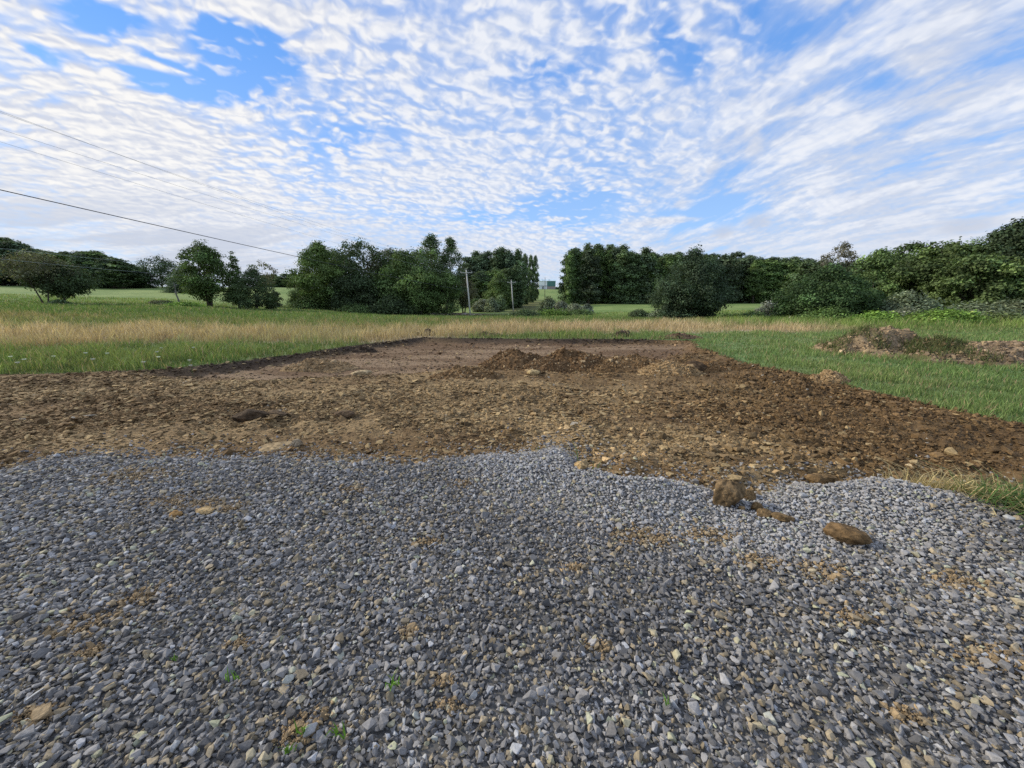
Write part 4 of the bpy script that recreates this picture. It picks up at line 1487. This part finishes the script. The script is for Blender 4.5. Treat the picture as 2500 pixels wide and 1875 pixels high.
    T('dark tree trunked with ivy behind the sage bushes', 2180, 590, 120, 46, 'wall', 42, colour=DARK, clear=0.02, clumps=150, per=70, clump=0.12)
    T('dim green tree closing the gap beside the layered tree', 1890, 600, 90, 49, 'wall', 43, colour=MID, clear=0.02, clumps=120, per=70, clump=0.12)


def build_bushes():
    B('dark rounded bush at the foot of the clump', 846, 640, 92, 79, 1, DARK)
    B('low leafy bush west of the dark rounded one', 765, 656, 74, 79, 2, MID)
    B('thicket at the western skirt of the middle clump', 662, 640, 66, 82, 3, MID)
    B('small pale thicket left over at the edge of the green field', 592, 628, 34, 84, 4, (0.109, 0.139, 0.078), per=30, gap=0.5)
    B('thin dark sapling bush by the small pale thicket', 582, 632, 20, 76, 5, DARK, per=24)
    B('greyish bush behind the dead snag', 345, 650, 42, 68, 6, (0.132, 0.147, 0.078), per=34)
    B('dark low bush in the field margin by the dead snag', 362, 651, 30, 66, 7, DARK, per=30)
    B('bright weed patch bush at the foot of the dead snag', 400, 655, 60, 63, 8, BRIGHT)
    B('small bush under the two western trees', 128, 648, 40, 58, 9, DARK, per=40)
    B('sage green bush between orchard tree and light green tree', 1042, 646, 44, 108, 11, SAGE)
    B('sage green bush at the foot of the light green tree', 1062, 643, 34, 106, 12, (0.155, 0.194, 0.116))
    B('leafy bush nearest to the foot of the second pole', 1078, 634, 32, 112, 13, (0.132, 0.186, 0.085))
    B('dark low bush just past the second pole', 1134, 672, 66, 74, 14, DARK, flat=0.8)
    B('tall grey green bush in the mown corridor', 1185, 641, 48, 92, 15, (0.147, 0.186, 0.109))
    B('grey bush joined to the tall grey green one', 1212, 650, 40, 90, 16, (0.155, 0.178, 0.124))
    B('pale sage bush in the middle of the field row', 1240, 655, 44, 88, 17, SAGE)
    B('last pale sage bush of the field row', 1268, 657, 34, 84, 18, (0.171, 0.209, 0.147))
    B('long bright green bush in front of the field row', 1196, 674, 76, 76, 19, BRIGHT, flat=0.8)
    B('green bush under the last pale sage bush', 1252, 672, 58, 76, 20, MID, flat=0.8)
    B('dark green bush in the field west of the big pine', 1382, 668, 52, 58, 21, (0.093, 0.132, 0.062))
    B('sage bush touching the big pine', 1424, 668, 44, 56, 22, (0.147, 0.186, 0.116))
    B('silvery bush by the edge of the eastern forest', 1664, 650, 60, 55, 23, (.185, .21, .16), per=46)
    B('green bush below the silvery one', 1625, 676, 66, 52, 24, (0.101, 0.163, 0.054), flat=0.8)
    B('low green bush east of the big pine', 1590, 684, 66, 47, 25, (0.093, 0.155, 0.050), flat=0.8)
    B('low dark bush between pine and layered tree', 1700, 676, 60, 48, 26, MID, flat=0.8)
    B('light green bush in front of the layered tree', 1790, 668, 100, 38, 27, (0.116, 0.194, 0.054), flat=0.8)
    B('big sage bush in front of the eastern wood', 1966, 632, 124, 39, 28, (0.147, 0.186, 0.109), clumps=120, per=75, clump=0.13)
    B('pale leafy bush at the foot of the big sage bush', 1962, 664, 66, 34, 29, SAGE)
    B('bright green bush west of the pale leafy one', 1895, 676, 90, 34, 30, BRIGHT, flat=0.8)
    B('sage bush at the end of the wood', 2110, 656, 130, 37, 31, (0.155, 0.194, 0.116), clumps=110, per=70, clump=0.13)
    B('greyish sage bush beyond the spoil bank', 2195, 650, 130, 37, 32, (0.132, 0.163, 0.093), clumps=110, per=70, clump=0.13)
    B('vivid green bush behind the grassed heap', 2045, 674, 120, 31, 33, BRIGHT, flat=0.8, clumps=90, stems=1)
    B('yellow green bush between vivid bush and bright bush', 1985, 680, 70, 32, 34, (0.155, 0.240, 0.054), flat=0.8)
    B('dull green bush at the far end of the spoil bank', 2175, 688, 140, 31, 35, (0.109, 0.147, 0.054), flat=0.8, clumps=90, stems=1)


def lift(c, k):
    return tuple(v * k for v in c)


def build_forests():
    """forest edges: a few kinds, every tree its own object"""
    kinds = []
    for i, (kind, colr, kw) in enumerate([('wall', DARK, {}), ('wall', MID, {}), ('oval', BLUEG, dict(gap=0.2)), ('wall', (.064, .092, .052), dict(gap=0.25)), ('egg', MID, {}), ('oval', DARK, dict(gap=0.35))]):
        rng = np.random.default_rng(6000 + i)
        kinds.append(grow(20.0, 9.0, kind, rng, clear=0.02 if kind == 'wall' else 0.10, clumps=150, per=46, clump=0.15, leaf=0.42, light=0.36, colour=lift(colr, 1.3), flat=0.65, **kw))
    rng = np.random.default_rng(61)
    proto = {}

    def put(vx, vtop, wv, Y, k, label, group):
        x, y, z, H = place(vx, vtop, Y)
        W = wv * 1.4 * V / F_PX * Y * CP
        if k not in proto:
            r = thing('forest_tree', label, 'tree', (0, 0, 0), 0, group)
            a, b = link('trunk', kinds[k][0], r), link('crown', kinds[k][1], r)
            proto[k] = (r, a, b)
        else:
            r0, a0, b0 = proto[k]
            r = r0.copy()
            COL.objects.link(r)
            for ch in (a0, b0):
                c = ch.copy()
                COL.objects.link(c)
                c.parent = r
        r['label'], r['group'] = label, group
        r.location = (x, y, z)
        r.rotation_euler = (0, 0, rng.random() * 6.28)
        r.scale = (W / 9.0, W / 9.0, H / 20.0)
        return r

    def belt(pts, step, wv, Y, dY, label, group, ks, jit=5):
        xs = np.arange(pts[0][0], pts[-1][0], step)
        for vx in xs:
            vt = np.interp(vx, [p[0] for p in pts], [p[1] for p in pts]) + rng.uniform(-jit, jit)
            put(vx + rng.uniform(-3, 3), vt, wv * rng.uniform(0.85, 1.2), Y + rng.uniform(-dY, dY), ks[int(rng.integers(0, len(ks)))], label, group)

    # east of the gap
    top = [(1238, 531), (1262, 530), (1300, 527), (1340, 534), (1400, 541), (1450, 545), (1500, 547), (1600, 549), (1660, 556), (1760, 560)]
    belt([(a, b + 6) for a, b in top], 19, 40, 150, 4, 'dark leafy tree in the front of the straight forest wall east of the gap', 'front trees of the forest wall', [0, 1, 3, 4])
    belt([(a + 6, b - 1) for a, b in top], 25, 44, 164, 5, 'taller tree rising behind the front of the straight forest wall', 'rear trees of the forest wall', [0, 2, 3, 5])
    put(1233, 541, 20, 149, 1, 'narrow light green tree on the corner of the forest wall at the gap', 'front trees of the forest wall')
    # the wood goes on east behind the single trees
    belt([(1740, 566), (1800, 560), (1900, 556), (2000, 545), (2120, 530), (2240, 510)], 42, 70, 78, 5, 'dark tree of the eastern wood standing behind the hedge trees', 'rear trees of the eastern wood', [0, 2, 3, 5])
    # west of the gap
    belt([(1012, 556), (1030, 543), (1052, 545), (1080, 533), (1104, 534), (1122, 541)], 15, 38, 145, 4, 'tall tree in the dark stand west of the gap', 'trees of the stand west of the gap', [0, 2, 3, 5], 4)
    belt([(1020, 580), (1060, 585), (1130, 575)], 19, 36, 136, 3, 'lower leafy tree at the foot of the stand west of the gap', 'lower trees of the stand west of the gap', [0, 3, 1], 6)
    for vx, vt, w, Y in ((1134, 546, 16, 156), (1147, 549, 14, 168), (1157, 550, 13, 182)):
        put(vx, vt, w, Y, 0, 'slim tree in the straight eastern side of the stand by the gap', 'trees of the stand west of the gap')
    # western forest
    belt([(-60, 512), (12, 516), (45, 522), (70, 545), (140, 547), (205, 545), (240, 556), (272, 566), (300, 582)], 21, 48, 138, 4, 'dark tree of the western forest beyond the green field', 'trees of the western forest', [0, 1, 2, 3, 5], 4)
    belt([(-60, 506), (20, 513), (60, 532), (150, 543), (205, 541), (250, 558), (290, 578)], 33, 50, 152, 4, 'tall tree at the back of the western forest', 'rear trees of the western forest', [0, 2, 5], 3)
    belt([(566, 596), (600, 594), (650, 592)], 13, 26, 250, 8, 'far off tree beyond the green field', 'far trees beyond the field', [0, 2, 4], 3)
    belt([(1190, 619), (1222, 618)], 7, 11, 420, 8, 'tiny far tree beside the barn', 'far trees beside the barn', [0, 4], 1)


build_single_trees()
build_bushes()
build_forests()

# ------------------------------------------------------------------ poles, wires, barn, small things
GREYWOOD = (.56, .54, .50)


def utility_pole(label, vx, vtop, Y, lean=0.0, arm=2.4, arm_turn=0.0, col=GREYWOOD):
    x, y, z, H = place(vx, vtop, Y)
    root = thing('utility_pole', label, 'utility pole', (x, y, z))
    sp = Soup()
    p = [(0, 0, -0.4), (-lean * H * 0.5, 0, H * 0.5), (-lean * H, 0, H)]
    v, f = tube(p, [0.17, 0.145, 0.115], 12)
    link('pole', sp.add(v, f, col).mesh('pole', M_WOODPOLE, True), root)
    za = H - 0.55
    xa = -lean * za
    ca, sa = math.cos(arm_turn), math.sin(arm_turn)
    att = []
    if arm:
        link('crossarm', Soup().box((xa, -0.17, za), (arm, 0.10, 0.12), 0, col).mesh('crossarm', M_WOODPOLE), root)
        for s in (-1, 1):
            v, f = tube([(xa + s * 0.55, -0.235, za - 0.02), (xa + 0.0 + s * 0.02, -0.2, za - 0.60)], 0.022, 5)
            link('brace', Soup().add(v, f, (.30, .29, .28)).mesh('brace', M_WIRE), root)
        for s in (-1, 1):
            v, f = tube([(xa + s * (arm / 2 - 0.12), -0.17, za + 0.06), (xa + s * (arm / 2 - 0.12), -0.17, za + 0.14), (xa + s * (arm / 2 - 0.12), -0.17, za + 0.20), (xa + s * (arm / 2 - 0.12), -0.17, za + 0.27)], [0.02, 0.05, 0.065, 0.04], 8)
            link('insulator', Soup().add(v, f, (.50, .49, .47)).mesh('insulator', M_PAINT, True), root)
            att.append(Vector((x + xa + s * (arm / 2 - 0.12), y - 0.17, z + za + 0.27)))
    v, f = tube([(-lean * H, 0, H), (-lean * H, 0, H + 0.12), (-lean * H, 0, H + 0.20), (-lean * H, 0, H + 0.27)], [0.025, 0.05, 0.065, 0.04], 8)
    link('insulator', Soup().add(v, f, (.50, .49, .47)).mesh('insulator', M_PAINT, True), root)
    att.insert(1, Vector((x - lean * H, y, z + H + 0.27)))
    low = [Vector((x - lean * H * k, y - 0.14, z + H * k)) for k in (0.86, 0.55)]
    return att, low


def wire(name, label, a, b, sag, r, col=(.10, .10, .11), group=None):
    a, b = np.array(a), np.array(b)
    t = np.linspace(0, 1, 60)[:, None]
    p = a + (b - a) * t
    p[:, 2] -= (4 * sag * t * (1 - t))[:, 0]
    o = Vector(a)
    v, f = tube(p - a, r, 6)
    ob = link(name, Soup().add(v, f, col).mesh(name, M_WIRE, True), None, o)
    return tag(ob, label, 'power line', group)


def through(a, vx, vy, Yt, Yend, sag):
    """end of a wire that starts at a, shows at (vx, vy) when Yt metres away, and ends beside the camera"""
    q = vray(vx, vy)
    P = np.array([q[0] * Yt, Yt, CAM_H + q[1] * Yt])
    a = np.array(a)
    t = (a[1] - Yt) / (a[1] - Yend)
    P[2] += 4 * sag * t * (1 - t)
    return a + (P - a) / t


def build_lines():
    a1, l1 = utility_pole('weathered utility pole with crossarm, taller and nearer of the leaning pair', 1014, 583, 80, 0.070)
    a2, l2 = utility_pole('weathered utility pole with crossarm, smaller and farther of the leaning pair', 1109, 606, 112, 0.070)
    a3, l3 = utility_pole('distant dark pole in front of the barn', 1177.5, 600, 205, 0.0, 0, col=(.13, .125, .12))
    a4, l4 = utility_pole('distant pale pole between barn and forest wall', 1210, 594, 300, 0.0, 1.8, col=(.36, .36, .36))
    for k, (vy, sag) in enumerate(((240, 0.9), (243, 0.9), (279, 0.9))):
        wire('power_line', ['upper thin wire of the close pair crossing the sky', 'lower thin wire of the close pair crossing the sky', 'thin wire below the close pair crossing the sky'][k],
             a1[k], through(a1[k], 0, vy, 18, -8, sag), sag, 0.006, (.52, .53, .57))
    wire('power_line', 'faint thin wire just above the thick black cable', l1[0], through(l1[0], 0, 306, 18, -8, 0.9), 0.9, 0.006, (.52, .53, .57))
    wire('power_line', 'thick black cable falling across the western sky', l1[1], through(l1[1], 0, 410, 17.6, -8, 0.55), 0.55, 0.020, (.035, .037, .045))
    for k in range(3):
        wire('power_line', 'thin wire strung between the two leaning poles', a1[k], a2[k], 0.7, 0.012, (.13, .13, .14), 'wires between the leaning poles')
    for k in range(2):
        wire('power_line', 'thin wire running on from the smaller leaning pole', a2[k * 2], a3[0] + Vector((k * 0.2, 0, -0.2 * k)), 0.8, 0.012, (.13, .13, .14), 'wires beyond the smaller leaning pole')
    wire('power_line', 'far wire from the dark pole to the pale pole', a3[0], a4[1], 1.2, 0.012, (.15, .15, .16))
    # a second, lower line in front of the western forest
    for k, (v0, v1) in enumerate(((536, 577), (559, 597))):
        p0, p1 = vray(-40, v0 - 4), vray(425, v1)
        wire('power_line', ['upper pale wire in front of the western forest', 'lower pale wire in front of the western forest'][k],
             (p0[0] * 42, 42, CAM_H + p0[1] * 42), (p1[0] * 72, 72, CAM_H + p1[1] * 72), 0.15, 0.016, (.30, .32, .34))


def build_barn():
    Y = 352
    xl, xr = vray(1163.5, 620)[0] * Y, vray(1200, 620)[0] * Y
    z = ground_z((xl + xr) / 2, Y) - 0.2
    W = xr - xl
    xm = W * 0.50
    Hh, D = 7.4, 13.0
    root = thing('barn', 'far barn with white and dark green walls under a pale metal roof', 'barn', (xl, Y, z))
    def part(name, c, size, col, mat=None):
        return link(name, Soup().box(c, size, 0, col).mesh(name, mat or M_PAINT), root)
    part('white_wall', (xm / 2, D / 2, 5.3), (xm, D, 4.2), (.86, .87, .89))
    part('grey_wall', (xm / 2, D / 2 + 0.05, 1.5), (xm - 0.1, D - 0.1, 3.2), (.72, .73, .77))
    part('green_wall', (xm + (W - xm) / 2, D / 2, 5.1), (W - xm, D, 4.6), (.085, .20, .18))
    part('brick_wall', (xm + (W - xm) / 2, D / 2 + 0.05, 1.3), (W - xm - 0.1, D - 0.1, 2.9), (.34, .27, .25))
    part('trim', (xm / 2, -0.04, 3.15), (xm, 0.12, 0.28), (.05, .05, .055))
    dr = part('door', (xm * 0.52, 0.0, 1.45), (1.0, 0.16, 2.5), (.03, .03, .035))
    link('handle', Soup().box((xm * 0.52 + 0.35, -0.12, 1.4), (0.08, 0.08, 0.25), 0, (.5, .5, .5)).mesh('handle', M_PAINT), dr)
    sp = Soup()
    e, rz = 0.35, 2.0
    pts = [(-e, -e, Hh), (W + e, -e, Hh), (W + e, D / 2, Hh + rz), (-e, D / 2, Hh + rz), (-e, D + e, Hh), (W + e, D + e, Hh)]
    lowr = [(p[0], p[1], p[2] - 0.2) for p in pts]
    sp.add(pts + lowr, np.array([[0, 1, 2, 3], [3, 2, 5, 4], [6, 9, 8, 7], [9, 10, 11, 8], [0, 6, 7, 1], [4, 5, 11, 10], [1, 7, 8, 2], [2, 8, 11, 5], [0, 3, 9, 6], [3, 4, 10, 9]]), (.58, .70, .75))
    rf = link('roof', sp.mesh('roof', M_PAINT), root)
    for q in (0.25, 0.62):
        link('skylight', Soup().box((W * q, D * 0.22, Hh + rz * 0.50), (1.6, 2.0, 0.25), 0, (.60, .70, .76)).mesh('skylight', M_PAINT), rf)


def build_small():
    # dead snag in the western field margin
    x, y, z, H = place(377, 610, 64)
    rng = np.random.default_rng(5)
    sp = Soup()
    bark = (.17, .155, .14)
    path = [(0.25, 0, -0.1), (0.1, 0.02, H * 0.3), (-0.12, 0, H * 0.55), (-0.05, 0, H * 0.8), (-0.18, 0, H)]
    v, f = tube(path, [0.15, 0.12, 0.09, 0.06, 0.02], 7)
    root = thing('dead_tree', 'bare crooked dead snag in the field margin', 'dead tree', (x, y, z))
    link('trunk', sp.add(v, f, bark).mesh('trunk', M_BARK, True), root)
    for i in range(11):
        t = rng.uniform(0.12, 0.95)
        a = rng.uniform(0, 6.28)
        b = np.array([np.interp(t * H, [q[2] for q in path], [q[0] for q in path]), 0, t * H])
        L = rng.uniform(0.35, 0.9) * (1.1 - 0.5 * t)
        e = b + np.array([math.cos(a) * L, math.sin(a) * L, L * rng.uniform(0.2, 0.9)])
        v, f = tube([b, (b + e) / 2 + np.array([0, 0, 0.06]), e], [0.045, 0.03, 0.012], 5)
        link('branch', Soup().add(v, f, bark).mesh('branch', M_BARK, True), root)
    # brush pile by the foot of the taller pole
    x, y = vray(985, 676)[0] * 85, 85.0
    z = ground_z(x, y)
    sp = Soup()
    for i in range(260):
        a = rng.uniform(0, 3.14)
        L = rng.uniform(0.5, 1.8)
        c = np.array([rng.normal() * 2.6, rng.normal() * 1.0, 0.10 + 0.45 * rng.random() * math.exp(-abs(rng.normal()))])
        d = np.array([math.cos(a) * L, math.sin(a) * L, rng.normal() * 0.2])
        v, f = tube([c - d / 2, c + d / 2 + rng.normal(size=3) * 0.06], [0.045, 0.02], 4)
        k = rng.random()
        sp.add(v, f, (.34, .26, .22) if k < 0.3 else (.20, .13, .10) if k < 0.8 else (.55, .50, .46))
    o = link('brush_pile', sp.mesh('brush_pile', M_BARK), None, (x, y, z))
    tag(o, 'low pile of cut reddish brushwood by the taller pole', 'brush pile')
    # marker stakes along the eastern hedge
    for vx, vt, Y, lab in ((1765, 687, 40, 'marker stake with white tip before the layered tree'), (1940, 690, 34, 'marker stake with white tip before the sage bushes'),
                           (1624, 685, 45, 'marker stake with white tip nearest the big pine'), (1706, 685, 43, 'marker stake with white tip below the low dark bush')):
        x, y, z, H = place(vx, vt, Y)
        root = thing('marker_stake', lab, 'marker stake', (x, y, z))
        link('post', Soup().box((0, 0, H / 2 - 0.1), (0.05, 0.05, H + 0.1), 0, (.10, .13, .07)).mesh('post', M_PAINT), root)
        link('tip', Soup().box((0, 0, H + 0.02), (0.075, 0.075, 0.20), 0, (.80, .80, .76)).mesh('tip', M_PAINT), root)
    # low shed at the back of the western field
    Y = 128
    x = vray(168, 610)[0] * Y
    z = ground_z(x, Y)
    root = thing('shed', 'low shed with a pale roof at the back of the western field', 'shed', (x, Y, z))
    link('wall', Soup().box((0, 0, 0.75), (2.4, 2.0, 1.6), 0, (.10, .10, .095)).mesh('wall', M_PAINT), root)
    sp = Soup()
    pts = [(-1.5, -1.3, 1.58), (1.5, -1.3, 1.58), (1.5, 1.3, 1.95), (-1.5, 1.3, 1.95)]
    pts += [(p[0], p[1], p[2] - 0.10) for p in pts]
    sp.add(pts, np.array([[0, 1, 2, 3], [7, 6, 5, 4], [0, 4, 5, 1], [1, 5, 6, 2], [2, 6, 7, 3], [3, 7, 4, 0]]), (.62, .63, .62))
    link('roof', sp.mesh('roof', M_PAINT), root)


build_lines()
build_barn()
build_small()
